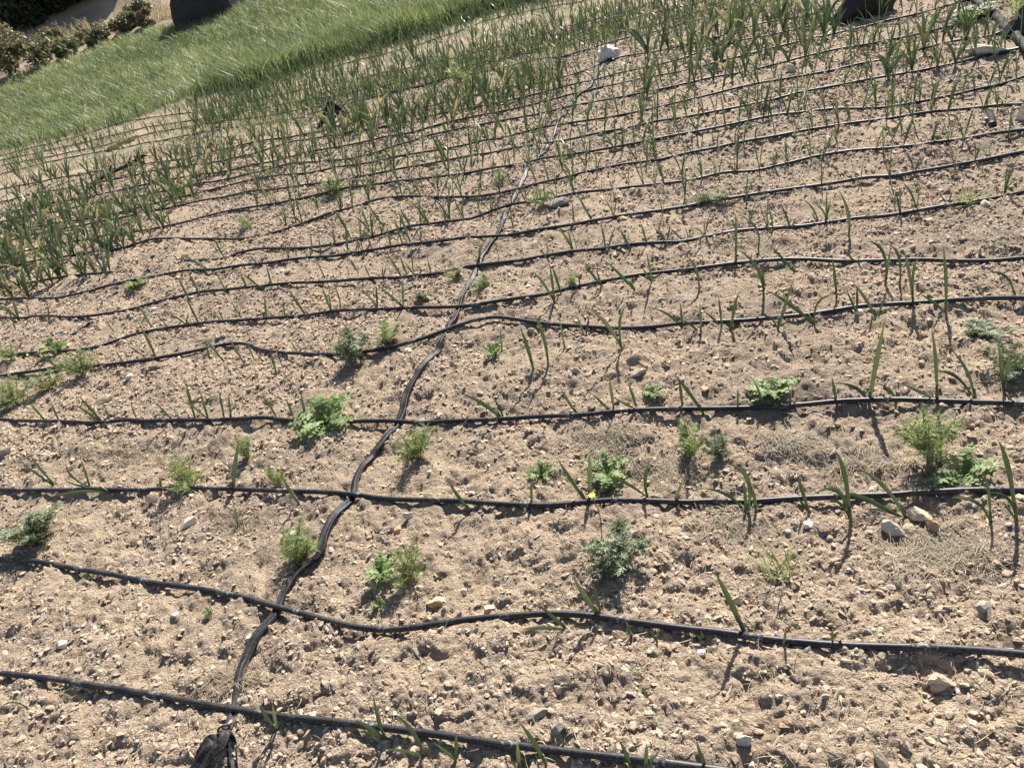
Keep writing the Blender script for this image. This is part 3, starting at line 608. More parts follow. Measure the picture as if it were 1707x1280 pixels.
T('e', ((800,792), [(790,678)]), ((960,905), [(888,668,930,790)]), ((1032,875), [(958,613,1005,720)]), ((1112,785), [(1088,638)]), ((1217,745), [(1172,618),(1235,618)]), ((1402,795), [(1215,568,1320,660),(1418,568,1385,660)]), ((1700,690), [(1548,578,1640,620),(1690,558)]),
  ((107,835), [(-5,638,55,735)]), ((1062,555), [(948,398,1005,455),(1038,358)]), ((1097,518), [(1048,368)]), ((1192,493), [(1180,408),(1128,428)]), ((1302,493), [(1212,368),(1268,388)]), ((1467,505), [(1308,338,1400,425)]), ((1552,470), [(1498,378),(1520,298)]),
  ((182,605), [(85,465,150,540),(170,458)]), ((312,595), [(175,465,245,520),(302,438)]), ((332,438), [(288,318)]), ((302,433), [(228,308)]), ((447,423), [(428,333)]), ((397,428), [(388,368)]), ((152,458), [(108,358)]), ((1042,363), [(988,288)]),
  ((1157,313), [(1128,188),(1078,188,1120,230)]), ((1322,313), [(1293,153),(1362,178)]), ((1442,303), [(1388,188)]), ((1527,283), [(1488,143,1508,210)]), ((1622,263), [(1578,178),(1642,158),(1558,178)]), ((1702,243), [(1638,178)]),
  ((1162,173), [(1148,48)]), ((1252,158), [(1165,-5,1212,80)]), ((1357,133), [(1372,38)]), ((247,288), [(223,168)]), ((302,263), [(263,138)]), ((152,293), [(108,178)]), ((32,303), [(18,148)]), ((102,303), [(63,228)]), ((342,253), [(278,88)]),
  ((217,193), [(125,55,172,125)]), ((342,173), [(308,98),(288,88)]), ((412,153), [(373,58)]), ((532,143), [(488,58)]), ((612,143), [(555,25,580,80),(590,58)]))
T('d', ((312,895), [(198,798,255,850)]), ((622,865), [(578,788)]), ((782,835), [(688,648,742,745)]), ((732,833), [(638,768)]), ((1052,855), [(1028,748)]), ((1122,855), [(1028,738)]), ((1222,865), [(1148,738)]), ((1272,845), [(1228,738)]), ((1382,915), [(1348,788)]), ((1492,813), [(1448,738)]),
  ((1702,835), [(1658,758)]), ((762,683), [(688,558)]), ((842,683), [(778,608)]), ((997,665), [(928,525,965,600)]), ((932,665), [(940,598),(858,618)]), ((1122,655), [(1088,588),(1048,598)]), ((1212,645), [(1148,538),(1190,588)]), ((1332,645), [(1320,518)]), ((1422,625), [(1415,548)]),
  ((1532,630), [(1438,488,1490,560)]), ((1662,620), [(1608,478),(1640,498)]), ((1702,605), [(1668,468,1692,525)]), ((572,703), [(528,638),(540,660)]), ((952,555), [(888,428)]), ((1002,525), [(938,398)]), ((1132,505), [(1078,398)]), ((1242,493), [(1198,408)]), ((1312,493), [(1208,408)]), ((1362,483), [(1330,368)]),
  ((1622,433), [(1568,318)]), ((82,693), [(38,568)]), ((152,635), [(130,538)]), ((252,665), [(240,563),(198,598)]), ((1042,393), [(898,308)]), ((1132,353), [(1058,218)]), ((1282,363), [(1238,308)]), ((1562,313), [(1550,188)]), ((1602,313), [(1590,218)]))
T('g', ((237,198), [(148,92)]), ((302,198), [(255,92)]), ((517,205), [(388,58,460,130),(383,108)]), ((557,200), [(523,108),(612,180)]), ((692,193), [(653,98)]), ((867,188), [(778,92)]), ((982,195), [(928,-5,950,80)]), ((1042,180), [(998,32),(938,88)]), ((1127,190), [(1093,28)]), ((1167,190), [(1140,48)]),
  ((1382,175), [(1308,62,1350,112)]), ((1472,180), [(1428,72)]), ((1537,200), [(1500,38)]), ((1602,155), [(1553,88)]), ((282,520), [(143,347,205,425),(112,398,205,462)]), ((457,525), [(398,362,430,450),(318,480,390,505),(328,398,365,465)]), ((560,555), [(225,572,400,535),(475,520)]),
  ((805,545), [(798,458)]), ((1165,545), [(1196,275,1172,420)]), ((1497,605), [(1408,457,1450,535)]), ((1192,715), [(1170,608)]))
T('h', ((547,200), [(503,138),(488,180)]), ((808,195), [(598,48,715,105),(743,58,790,125)]), ((1182,165), [(1088,12,1135,95)]), ((1362,158), [(1333,-40)]), ((1347,150), [(1248,48)]), ((1477,143), [(1428,-5),(1358,68,1420,102)]), ((1702,123), [(1680,-40)]),
  ((648,645), [(528,483,585,565)]), ((947,608), [(945,478)]), ((1237,585), [(1235,338)]), ((1217,580), [(1073,368,1145,480)]), ((1527,575), [(1537,382,1513,470),(1335,458,1430,500),(1625,602,1570,580)]), ((1652,605), [(1710,468)]))
allline = [(k, LINE3[k][::3, :2]) for k in LINE3]
def near_line(p):
    best = min((np.hypot(l[:, 0]-p[0], l[:, 1]-p[1]).min(), k) for k, l in allline); return best[1]
GROUP_G = 'young garlic plants in the field'
TALL = {('i',(928,110)):'tall garlic plant with one long upright slanting leaf by the fourth drip line', ('i',(1267,110)):'garlic plant with a thick upright leaf beside the fourth drip line and a feathery weed',
        ('f',(1312,625)):'tallest garlic plant at the fifth drip line, with one stiff upright leaf', ('l',(314,305)):'lone tall garlic leaf rising behind the second drip line', ('k',(1125,280)):'garlic plant with one raised and one flat leaf in front of the second drip line',
        ('g',(1165,545)):'single pale broad garlic leaf standing upright at the third drip line', ('g',(560,555)):'garlic plant with long leaf drooping along the third drip line', ('i',(838,695)):'four leaved garlic plant with arching leaves at the third drip line beside the white stone',
        ('j',(158,684)):'garlic plant bent flat on the soil below the first drip line', ('i',(312,648)):'garlic plant with a long bent leaf and wide arching leaf at the third drip line'}
HG = np.array([UPV[0], UPV[1], 0]); nplant = 0
def proj_on(pt, px, depth=0.0):
    """pixel -> point of the upright plane through the plant (containing true vertical, facing the viewer)"""
    h = pt-CAM; h[2] = 0; h /= np.linalg.norm(h); side = np.cross(h, UPV); nrm = np.cross(UPV, side); nrm /= np.linalg.norm(nrm)
    d = rays([px])[0]; k = ((pt-CAM)@nrm)/(d@nrm); return CAM+d*k*(1+depth)
for (c, b, tips) in TP:
    bp = cr(c, [b])[0]; g = P1(*bp); g[2] = gz(g[0], g[1])-0.004
    ln = line_phrase(near_line(g))
    root = empty('garlic_plant', g); off = g.copy()
    key = (c, b)
    tag(root, TALL.get(key, {1: 'single leaved', 2: 'two leaved', 3: 'three leaved'}[min(3, len(tips))]+' young garlic plant beside '+ln), 'garlic plant', GROUP_G)
    ends = []; mean = UPV.copy()
    far = np.linalg.norm(g-CAM)
    for ti_, tp in enumerate(tips):
        q = [tp[:2]]+([tp[2:]] if len(tp) > 2 else []); q = cr(c, q)
        dep = 0.0 if ti_ == 0 else random.uniform(-0.02, 0.02)
        e = proj_on(g, q[0], dep); e[2] = max(e[2], gz(e[0], e[1])+0.006)
        if len(q) > 1:
            v = proj_on(g, q[1], dep*0.5); v[2] = max(v[2], gz(v[0], v[1])+0.01); ctl = 2*v-0.5*(g+e)
        else: ctl = (g+e)/2+UPV*np.linalg.norm(e-g)*random.uniform(0.02, 0.12)
        ends.append((e, ctl, np.linalg.norm(e-g)))
    L0 = max(x[2] for x in ends); d = (ends[0][1]-g); d = d/np.linalg.norm(d)*0.6+UPV*0.4; d /= np.linalg.norm(d)
    V, t, q = stem_geo(np.zeros(3), d, min(0.05, L0*0.25), 0.0032+0.006*min(L0, 0.3))
    link('stem', mesh_np('stem', V, [t, q], M_STEM, True, {'tint': np.full(len(V), 0.5)}), root)
    for (e, ctl, ll) in ends:
        wd = min(0.017, 0.0046+0.045*ll)*random.uniform(0.8, 1.15); a = random.uniform(0.2, 0.52) if random.random() < 0.9 else 0.65
        V, q, av = leaf_geo(np.zeros(3), ctl-off, e-off, wd, 9, 0.4, a=a)
        link('leaf', mesh_np('leaf', V, [q], M_GARLIC, True, {'tint': av}), root)
    nplant += 1
print('traced plants', nplant)

# repeated plants: templates, about 1 unit tall, true vertical already leaned
def plant_template(seed, broad):
    r = np.random.default_rng(seed); parts = []
    nl = r.integers(4, 7) if broad else r.integers(2, 5); wd = 0.066 if broad else 0.042
    V, t, q = stem_geo(np.zeros(3), UPV, 0.25, 0.022 if broad else 0.016); parts.append(('stem', V, t, q, np.full(len(V), 0.5)))
    for k in range(nl):
        ang = r.uniform(0, 6.28) if not broad else (k % 2)*math.pi+r.normal(0, 0.8)
        sp = r.uniform(0.12, 0.45)*(1 if broad else 0.8); hgt = r.uniform(0.6, 1.0)
        e = UPV*hgt+np.array([math.cos(ang), math.sin(ang), 0])*sp
        if r.random() < 0.25: e = e*0.85+np.array([math.cos(ang), math.sin(ang), -0.5])*0.2
        ctl = UPV*hgt*0.62+np.array([math.cos(ang), math.sin(ang), 0])*sp*0.25
        f = np.array([r.normal(0, .5), -1, 0.2])
        V, q, av = leaf_geo(UPV*0.06*k/nl, ctl, e, wd*r.uniform(.8, 1.2), 6, 0.4, f, a=r.uniform(0.25, 0.82) if r.random() < 0.92 else 0.92)
        parts.append(('leaf', V, None, q, av))
    return parts
TB = [plant_template(900+s, True) for s in range(8)]; TT = [plant_template(950+s, False) for s in range(8)]
TMESH = {}
def tmesh(kind, idx):
    if (kind, idx) not in TMESH:
        TMESH[(kind, idx)] = [(n_, mesh_np(n_, V, [x for x in (t, q) if x is not None], M_STEM if n_ == 'stem' else M_GARLIC, True, {'tint': a})) for n_, V, t, q, a in (TB if kind else TT)[idx]]
    return TMESH[(kind, idx)]
cand = []   # (size in px, x, y, height m, broad, line)
def along(k, x0, x1, step_px, side_px, hpx, broad, prob=1.0, jit=0.35):
    px = np.array(DL[k], float); px = px[np.argsort(px[:, 0])]
    x = x0
    while x < x1:
        if random.random() < prob and px[0, 0] <= x <= px[-1, 0]:
            y = np.interp(x, px[:, 0], px[:, 1])+random.gauss(side_px, abs(side_px)*0.5+2)
            cand.append((hpx*random.uniform(0.6, 1.25), x+random.uniform(-2, 2), y, broad, k))
        x += step_px*random.uniform(1-jit, 1+jit)
# dense broad leaved block on the left
for k, xe in ((10, 200), (11, 235), (12, 290), (13, 300), (14, 330), (15, 350), (16, 395), (17, 440), (18, 480)):
    hp_ = {10: 44, 11: 44, 12: 42, 13: 39, 14: 37, 15: 34, 16: 34, 17: 31, 18: 31}[k]
    along(k, 0, xe, 11, 3, hp_, True, 0.85 if k not in (15, 17) else 0.45); along(k, 0, xe-20, 19, -7, hp_, k % 2 == 0, 0.65)
along(8, 0, 90, 28, 2, 55, True, 0.8); along(7, 0, 110, 22, 0, 45, True, 0.8)
for k in (17, 18): along(k, 560, 940, 12, 4, 44, True, 0.8); along(k, 600, 940, 17, -3, 42, True, 0.6)
along(16, 560, 760, 22, 2, 44, True, 0.6)
for k in (16, 17, 18): along(k, 1080, 1420, 19, 2, 58, True, 0.75)
along(15, 1080, 1500, 26, 2, 52, True, 0.6); along(14, 1480, 1640, 28, 2, 50, True, 0.7); along(13, 1480, 1700, 40, 3, 50, True, 0.7)
# thin plants elsewhere
for k, x0, hp_ in ((9, 560, 50), (11, 480, 48), (12, 430, 50), (13, 410, 48), (14, 420, 46), (15, 440, 46), (16, 440, 44), (17, 460, 42), (18, 480, 36)):
    along(k, x0, 1700, 22, 2, hp_, False, 0.75); along(k, x0, 900, 20, -5, hp_, False, 0.65); along(k, 900, 1700, 30, -6, hp_, False, 0.5)
along(8, 1150, 1700, 30, 2, 48, False, 0.7); along(8, 480, 1150, 30, -6, 46, False, 0.5); along(7, 600, 1700, 42, -8, 48, False, 0.5)
for k, x0, x1 in ((19, 0, 1290), (20, 0, 1250), (21, 0, 1190), (22, 0, 1100), (23, 380, 980)):
    along(k, 0, 330, 12, 1, 25, False, 0.7); along(k, 0, 330, 17, -5, 23, False, 0.6)
    along(k, 330, x1, 8, 1, 31, False, 0.85); along(k, 330, x1, 9, -5, 29, False, 0.8); along(k, 330, x1, 15, 6, 29, k % 2 == 0, 0.6)
    if k == 23:
        for off_ in (-9, -17, -25, -33): along(k, 330, x1, 10, off_, 27, False, 0.75)
    if k >= 21: along(k, 330, x1, 9, -12, 29, False, 0.85); along(k, 330, x1, 11, 11, 28, False, 0.8); along(k, 330, x1, 15, -20, 27, False, 0.7)
cand = [c for c in cand if -20 < c[1] < 1720]
pos = P([(c[1], c[2]) for c in cand]); hh = np.array([c[0] for c in cand])*np.linalg.norm(pos-CAM, axis=1)/FPX
order = np.argsort([-c[0] for c in cand]); NIND = 300-nplant
stuffs = {'thin': MB(), 'broad': MB()}
for rank, ci in enumerate(order):
    c = cand[ci]; p = pos[ci].copy(); p[2] = gz(p[0], p[1])-0.004; s = hh[ci]; idx = random.randrange(8); rz = random.uniform(-0.9, 0.9)
    if rank < NIND:
        root = empty('garlic_plant', p); root.scale = (s, s, s); root.rotation_euler = (0, 0, rz)
        tag(root, ('broad leaved garlic plant at ' if c[3] else 'thin garlic plant at ')+line_phrase(c[4]), 'garlic plant', GROUP_G)
        for n_, me in tmesh(c[3], idx): link(n_, me, root)
    else:
        ca, sa = math.cos(rz), math.sin(rz); Rz = np.array([[ca, -sa, 0], [sa, ca, 0], [0, 0, 1]])
        dt = random.uniform(-0.15, 0.15)
        for n_, V, t, q, a in (TB if c[3] else TT)[idx]:
            if n_ == 'leaf': stuffs['broad' if c[3] else 'thin'].add((V@Rz.T)*s+p, t, q, np.clip(a+dt, 0, 1))
print('candidates', len(cand))
for n_, mb in stuffs.items():
    o = link('garlic_rows', mb.mesh('garlic_rows', M_GARLIC)); tag(o, 'remaining small %s leaved garlic plants of the upper rows seen as a mass' % n_, 'garlic plants', kind='stuff')

# ------------------------------------------------------------------ weeds
def feathery(seed, nst=7, grey=False, dens=1.0):
    r = np.random.default_rng(seed); st = MB(); fo = MB()
    for k in range(nst):
        ang = r.uniform(0, 6.28); lean = r.uniform(0.03, 1)**0.6; e = np.array([math.cos(ang)*lean*0.46, math.sin(ang)*lean*0.46, r.uniform(0.65, 1.0)*(1-0.4*lean)])
        ctl = np.array([e[0]*0.55, e[1]*0.55, e[2]*0.6]); s = np.linspace(0, 1, 8)[:, None]; p = 2*s*(1-s)*ctl+s*s*e
        V, t, q = tube(p+np.arange(8)[:, None]*1e-4, 0.008*(1-0.6*s[:, 0]), 4); st.add(V, t, q, r.uniform(.2, .7))
        for m in range(int(26*dens)):
            f = r.uniform(0.2, 1.0); o_ = np.array([np.interp(f, s[:, 0], p[:, i]) for i in range(3)])
            a2 = r.uniform(0, 6.28); ll = r.uniform(0.10, 0.24)*(1.15-f*0.5); d = np.array([math.cos(a2), math.sin(a2), r.uniform(-0.1, 0.9)]); d /= np.linalg.norm(d)
            sd = np.cross(d, r.normal(size=3)); sd /= np.linalg.norm(sd); tint = r.uniform(0.1, 0.95)
            VV = []; TTt = []
            for u in range(7):
                b0 = o_+d*ll*u/7; sg = 1 if u % 2 else -1; tip = b0+d*ll*0.3+sg*sd*ll*0.38*(1-u/9)+r.normal(0, 0.01, 3); wv = d*0.009 if not grey else d*0.016
                n0 = len(VV); VV += [b0-wv, b0+wv, tip]; TTt.append([n0, n0+1, n0+2])
            n0 = len(VV); VV += [o_-sd*0.008, o_+sd*0.008, o_+d*ll*1.15]; TTt.append([n0, n0+1, n0+2])
            fo.add(np.array(VV), np.array(TTt), None, tint)
    mt = M_GREYGREEN if grey else M_FEATHER
    return [('stem', st.mesh('stem', mt)), ('foliage', fo.mesh('foliage', mt, False))]
def rosette(seed, nl=24):
    r = np.random.default_rng(seed); out = []
    for k in range(nl):
        ang = k*2.4+r.normal(0, .3); ln = r.uniform(0.3, 0.55); d = np.array([math.cos(ang), math.sin(ang), 0]); up_ = r.uniform(0.25, 0.95)
        e = d*ln+np.array([0, 0, up_*0.55]); ctl = d*ln*0.45+np.array([0, 0, up_*0.8])
        n = 17; s = np.linspace(0, 1, n)[:, None]; p = 2*s*(1-s)*ctl+s*s*e; tg = np.gradient(p, axis=0); tg /= np.linalg.norm(tg, axis=1)[:, None]
        sd = np.cross(tg, [0, 0, 1]); sd /= np.linalg.norm(sd, axis=1)[:, None]; nn = np.cross(sd, tg); ss = s[:, 0]
        w_ = 0.058*np.clip(ss*1.6+0.1, 0, 1)*np.clip((1-ss)*3, 0.1, 1)*(1+0.6*((np.arange(n) % 2)*2-1)*(ss > 0.15))*r.uniform(.8, 1.3)
        V = np.stack([p+sd*w_[:, None]+nn*r.normal(0, .02, (n, 1)), p, p-sd*w_[:, None]+nn*r.normal(0, .02, (n, 1))], 1).reshape(-1, 3)
        i = np.arange(n-1)*3; q = np.vstack([np.stack([i, i+1, i+4, i+3], 1), np.stack([i+1, i+2, i+5, i+4], 1)])
        out.append(('leaf', mesh_np('leaf', V, [q], M_ROSETTE, False, {'tint': np.full(len(V), r.uniform(0.2, 0.95))})))
    return out
def tuft(seed, n=34):
    r = np.random.default_rng(seed); b = MB()
    for k in range(n):
        a = r.uniform(0, 6.28); l = r.uniform(0.5, 1); sp = r.uniform(0.1, 0.6); e = np.array([math.cos(a)*sp, math.sin(a)*sp, l*(1-0.5*sp)]); o_ = np.array([*r.normal(0, 0.08, 2), 0])
        V, q, av = leaf_geo(o_, o_+e*0.5+[0, 0, 0.15], o_+e, 0.02, 5, 0.2, r.normal(size=3), a=r.uniform(0, 1)); b.add(V, None, q, r.uniform(0, 1))
    return [('blades', b.mesh('blades', M_FEATHER))]
WT = {'F': [feathery(s, 11) for s in (1, 2, 3)], 'G': [feathery(s, 13, True, 1.2) for s in (4, 5, 6)], 'B': [feathery(s, 12, False, 1.3) for s in (21, 22)], 'R': [rosette(s, 26) for s in (7, 8, 9)], 'T': [tuft(s) for s in (10, 11)]}
WN = {'F': 'feathery_weed', 'G': 'grey_green_weed', 'B': 'bushy_weed', 'R': 'rosette_weed', 'T': 'grass_tuft'}
weeds = [ # type, base px x, y, width px, height px, label
 ('F', 700, 768, 78, 88, 'feathery light green weed standing where the flat hose crosses the fourth drip line'),
 ('R', 1014, 798, 84, 46, 'bright green leafy rosette weed above the yellow flower'),
 ('R', 905, 797, 52, 34, 'small pale green rosette weed beside the larger bright rosette'),
 ('G', 1028, 940, 105, 88, 'large grey green bushy weed under the yellow flower'),
 ('R', 640, 965, 66, 42, 'pale green rosette weed beside a feathery weed below the third drip line'),
 ('F', 688, 966, 72, 82, 'feathery green weed growing out beside the pale rosette'),
 ('R', 545, 708, 112, 46, 'wide bright green leafy weed lying along the fourth drip line'),
 ('B', 418, 768, 36, 46, 'small round green weed beside the single pale garlic leaf'),
 ('F', 320, 812, 70, 72, 'thin feathery weed just above the third drip line'),
 ('F', 466, 808, 36, 46, 'small feathery weed between the third and fourth drip lines'),
 ('B', 508, 925, 78, 78, 'dense green bushy weed beside the flat hose below the third drip line'),
 ('G', 68, 908, 82, 58, 'low grey green weed alone below the third drip line'),
 ('F', 30, 678, 70, 46, 'spreading light green weed below the fifth drip line'),
 ('F', 84, 648, 44, 34, 'light green weed hugging the fifth drip line'),
 ('F', 142, 628, 60, 46, 'feathery weed draped over the fifth drip line'),
 ('R', 97, 590, 42, 34, 'dark green leafy weed on the sixth drip line'),
 ('F', 22, 602, 32, 28, 'tiny light green weed on the sixth drip line'),
 ('R', 230, 482, 38, 18, 'small flat rosette weed on the eighth drip line'),
 ('F', 414, 382, 30, 28, 'tiny feathery weed between tenth and eleventh drip lines'),
 ('F', 648, 574, 62, 44, 'light green feathery clump above the fifth drip line'),
 ('G', 592, 601, 66, 58, 'grey green weed sitting on the fifth drip line'),
 ('F', 757, 466, 34, 26, 'small light weed on the seventh drip line beside the hose'),
 ('F', 800, 484, 48, 36, 'light green feathery weed over the flat hose below the seventh drip line'),
 ('G', 703, 506, 32, 20, 'bluish seedling weed above the sixth drip line'),
 ('R', 828, 598, 44, 40, 'dark rosette weed below the arched fifth drip line'),
 ('F', 905, 345, 36, 34, 'light feathery weed beside the flat grey stone'),
 ('F', 957, 480, 30, 26, 'small light weed above the sixth drip line'),
 ('R', 1286, 664, 84, 38, 'pale green rosette weed above the fourth drip line'),
 ('R', 1090, 664, 46, 28, 'small green rosette weed above the fourth drip line'),
 ('F', 1150, 765, 62, 86, 'tall feathery light green weed in front of the fourth drip line'),
 ('G', 1200, 768, 48, 48, 'grey green weed beside the tall feathery weed'),
 ('B', 1548, 768, 88, 96, 'tall dense feathery weed beside the bright rosette below the fourth drip line'),
 ('R', 1605, 798, 92, 50, 'bright yellow green rosette weed beside the tall dense feathery weed'),
 ('T', 1302, 965, 100, 52, 'thin grassy tuft on bare soil below the third drip line'),
 ('G', 1650, 562, 60, 26, 'low bluish weed below the fifth drip line'),
 ('G', 1676, 622, 66, 56, 'grey green bushy weed above the fourth drip line'),
 ('T', 1605, 345, 58, 28, 'light green grassy tuft behind the seventh drip line'),
 ('F', 1193, 342, 54, 30, 'light feathery weed behind the eighth drip line'),
 ('R', 354, 1030, 16, 22, 'tiny yellow green seedling below the second drip line'),
 ('R', 634, 1012, 28, 22, 'small pale green seedling above the second drip line'),
 ('F', 837, 305, 26, 28, 'tiny light weed on the eleventh drip line'),
 ('F', 770, 140, 44, 40, 'light green feathery weed beyond the white bundle'),
 ('R', 1620, 35, 60, 26, 'green leafy weed beside the thick supply pipe'),
 ('T', 1690, 30, 60, 60, 'dark green grass tuft behind the thick supply pipe'),
 ('F', 560, 322, 40, 36, 'feathery weed on the eleventh drip line'),
 ('T', 150, 968, 24, 20, 'withered green tuft touching the second drip line'),
]
for (ty, px, py, wp, hp_, lab) in weeds:
    p = P1(px, py); p[2] = gz(p[0], p[1])-0.004; W = pxsize(wp, p)*(1.3 if ty in 'FGB' else 1.1); Hh = pxsize(hp_, p)*(1.0 if ty in 'FGB' else 1.12)
    root = empty(WN[ty], p); root.scale = (W, W, Hh); root.rotation_euler = (-0.12, 0.05, random.uniform(0, 6.28))
    tag(root, lab, 'weed')
    for n_, me in WT[ty][random.randrange(len(WT[ty]))]: link(n_, me, root)
# yellow flower on a stalk
p = P1(1004, 905); root = empty('yellow_flower', (p[0], p[1], gz(p[0], p[1])-0.005)); off = np.array(root.location)
tpv = proj_on(p, (987, 826)); md = proj_on(p, (1000, 860)); V, t, q = tube(catmull(np.array([off, md, tpv]), 0.01)-off, 0.0014, 5)
link('stalk', mesh_np('stalk', V, [t, q], M_STEM, True, {'tint': np.full(len(V), 0.5)}), root)
for k in range(7):
    a = k/7*6.28; dd = np.array([math.cos(a), math.sin(a), 0.25]); V, q, av = leaf_geo(tpv-off, tpv-off+dd*0.006, tpv-off+dd*0.0105, 0.007, 4, 0.1, np.array([0, 0, 1.0]))
    link('petal', mesh_np('petal', V, [q], M_YELLOW, True), root)
tag(root, 'single small yellow flower on a thin stalk at the third drip line', 'flower')

# ------------------------------------------------------------------ dry straw and roots
def straw_patch(xy, smin, smax, wd, tmax=1.0):
    n = len(xy); a = rng.uniform(0, 6.28, n); l = rng.uniform(smin, smax, n)
    o_ = np.column_stack([xy, gh(xy[:, 0], xy[:, 1])+0.004]); e = o_+np.stack([np.cos(a), np.sin(a), rng.uniform(-0.05, 0.22, n)], 1)*l[:, None]
    e[:, 2] = np.maximum(e[:, 2], gh(e[:, 0], e[:, 1])+0.003)
    mid = (o_+e)/2+np.column_stack([rng.normal(0, 0.2, n)*l, rng.normal(0, 0.2, n)*l, rng.uniform(0, 0.25, n)*l])
    b = MB(); f = np.array([0, 0.3, 1.0])
    for k in range(n):
        V, q, av = leaf_geo(o_[k], mid[k], e[k], wd*random.uniform(.6, 1.4), 5, 0.3, f); b.add(V, None, q, random.uniform(0, tmax))
    return b.mesh('dry_straw', M_STRAW)
for (px, py, wp, hp_, n, lab) in [(1010, 735, 130, 44, 300, 'matted dry roots on the soil below the fourth drip line'), (1320, 745, 110, 40, 200, 'dry matted straw between fourth and third drip lines'), (1450, 775, 120, 40, 260, 'dry straw patch beside the long leaf shadow'),
        (1560, 925, 210, 66, 420, 'wide patch of grey dry straw below the white stone'), (1230, 405, 150, 36, 200, 'thin dry straw litter below the seventh drip line'), (215, 760, 150, 46, 260, 'grey dry straw litter above the third drip line'),
        (400, 870, 90, 30, 130, 'dry straw strands below the third drip line'), (385, 1135, 60, 36, 130, 'dry roots tangled beside the flat hose'), (1630, 395, 120, 30, 150, 'dry straw litter between the seventh and sixth drip lines'),
        (1110, 790, 110, 30, 160, 'dark dry roots beside the small rosette weed'), (1220, 880, 110, 60, 160, 'dry straw in front of the third drip line')]:
    c = P([(px+random.gauss(0, wp*0.27), py+random.gauss(0, hp_*0.27)) for _ in range(n*3)])
    o = link('dry_straw', straw_patch(c[:, :2], 0.015, 0.06, 0.0014, 0.5)); tag(o, lab, 'dry straw', kind='stuff')
lx, ly = scatter(5200, 0.7, 6); k = visible(lx, ly); o = link('root_litter', straw_patch(np.column_stack([lx[k], ly[k]]), 0.012, 0.05, 0.0014))
tag(o, 'scattered dry root and straw bits across the soil', 'dry litter', kind='stuff')

# ------------------------------------------------------------------ things lying in the field
p = P1(1016, 100); W = pxsize(33, p); v = ICO3.copy(); r_ = np.random.default_rng(3)
for k in range(14):
    n_ = r_.normal(size=3); n_ /= np.linalg.norm(n_); e = v@n_-r_.uniform(0.6, 0.9); v -= np.clip(e, 0, None)[:, None]*n_*0.9
v *= (1+0.10*np.sin(v@np.array([9, 4, 7]))+0.06*np.sin(v@np.array([-5, 11, 6])))[:, None]; v[:, 2] = np.where(v[:, 2] < -0.4, -0.4, v[:, 2])
root = empty('white_bundle', (p[0], p[1], gz(p[0], p[1])))
link('sack', mesh_np('sack', v*np.array([W*0.52, W*0.42, W*0.5])+[0, 0, W*0.2], ICO3F, M_WHITE, False), root)
V, t, q = tube(np.array([[-0.02, -0.06, 0.01], [0, -0.11, 0.014], [-0.005, -0.2, 0.008]]), [0.03, 0.022, 0.016], 8, 1.4); link('neck', mesh_np('neck', V, [t, q], M_HOSE, True), root)
tag(root, 'crumpled white bundle sitting at the far end of the flat hose', 'bundle')
# folded black hose end standing like a tent
p = P1(556, 205); s = pxsize(46, p); root = empty('folded_hose', (p[0], p[1], gz(p[0], p[1])))
for nm, pl, wd, mt in (('leg', [(-0.5, -0.5, 0), (-0.15, 0, 0.35), (0.12, 0.15, 0.62)], 0.2, M_HOSE), ('leg', [(0.12, 0.15, 0.62), (0.3, 0.1, 0.4), (0.5, 0.05, 0.02)], 0.14, M_HOSE), ('liner', [(-0.05, 0.02, 0.2), (0.1, 0.05, 0.35), (0.22, 0.08, 0.2)], 0.3, M_PIPE)):
    c = catmull(np.array(pl)*s, 0.02); V, t, q = tube(c, wd*s*0.5, 8, 0.5); link(nm, mesh_np(nm, V, [t, q], mt, True), root)
tag(root, 'folded black hose end standing up like a small tent beyond the dense garlic', 'hose end')
# short pipe stub and broken pieces
for px, wd, lab in (([(1649, 192), (1652, 205), (1654, 216)], 0.014, 'short grey pipe stub poking out under the tenth drip line'), ([(232, 470), (243, 461), (252, 452)], 0.011, 'short broken black hose piece beside the eighth drip line'), ([(120, 563), (138, 550), (155, 540)], 0.010, 'short grey strip of old hose above the sixth drip line')):
    g = P(px); c = catmull(g[:, :2], 0.03); pts = np.column_stack([c, gh(c[:, 0], c[:, 1])+wd*0.6]); root = empty('hose_piece', pts[0])
    V, t, q = tube(pts-pts[0], wd, 8, 1.2); link('tube', mesh_np('tube', V, [t, q], M_PIPE, True), root)
    V, t, q = tube((pts-pts[0])[-2:]+np.array([0, 0, 0.001]), wd*1.12, 8, 1.2); link('rim', mesh_np('rim', V, [t, q], M_TUBE, True), root)
    tag(root, lab, 'hose piece')
# dead branch among the dense garlic
p = P1(205, 292); root = empty('dead_branch', (p[0], p[1], gz(p[0], p[1])+0.01)); L_ = pxsize(80, p)
V, t, q = tube(catmull(np.array([[-0.5, -0.12, 0], [-0.2, -0.05, 0.06], [0.15, 0.05, 0.1], [0.5, 0.12, 0.18]])*L_, 0.04), 0.02, 7); link('branch', mesh_np('branch', V, [t, q], M_BARK, True, {'tint': np.full(len(V), .4)}), root)
for a, b in (((-0.2, -0.05, 0.06), (-0.1, 0.1, 0.2)), ((0.15, 0.05, 0.1), (0.3, -0.05, 0.25)), ((0.3, 0.08, 0.14), (0.42, 0.2, 0.3))):
    V, t, q = tube(np.array([a, (np.array(a)+b)/2+[0.01, 0, 0.01], b])*L_, [0.012, 0.009, 0.005], 6); link('twig', mesh_np('twig', V, [t, q], M_BARK, True, {'tint': np.full(len(V), .4)}), root)
tag(root, 'dark dead branch lying in the dense garlic block', 'branch')
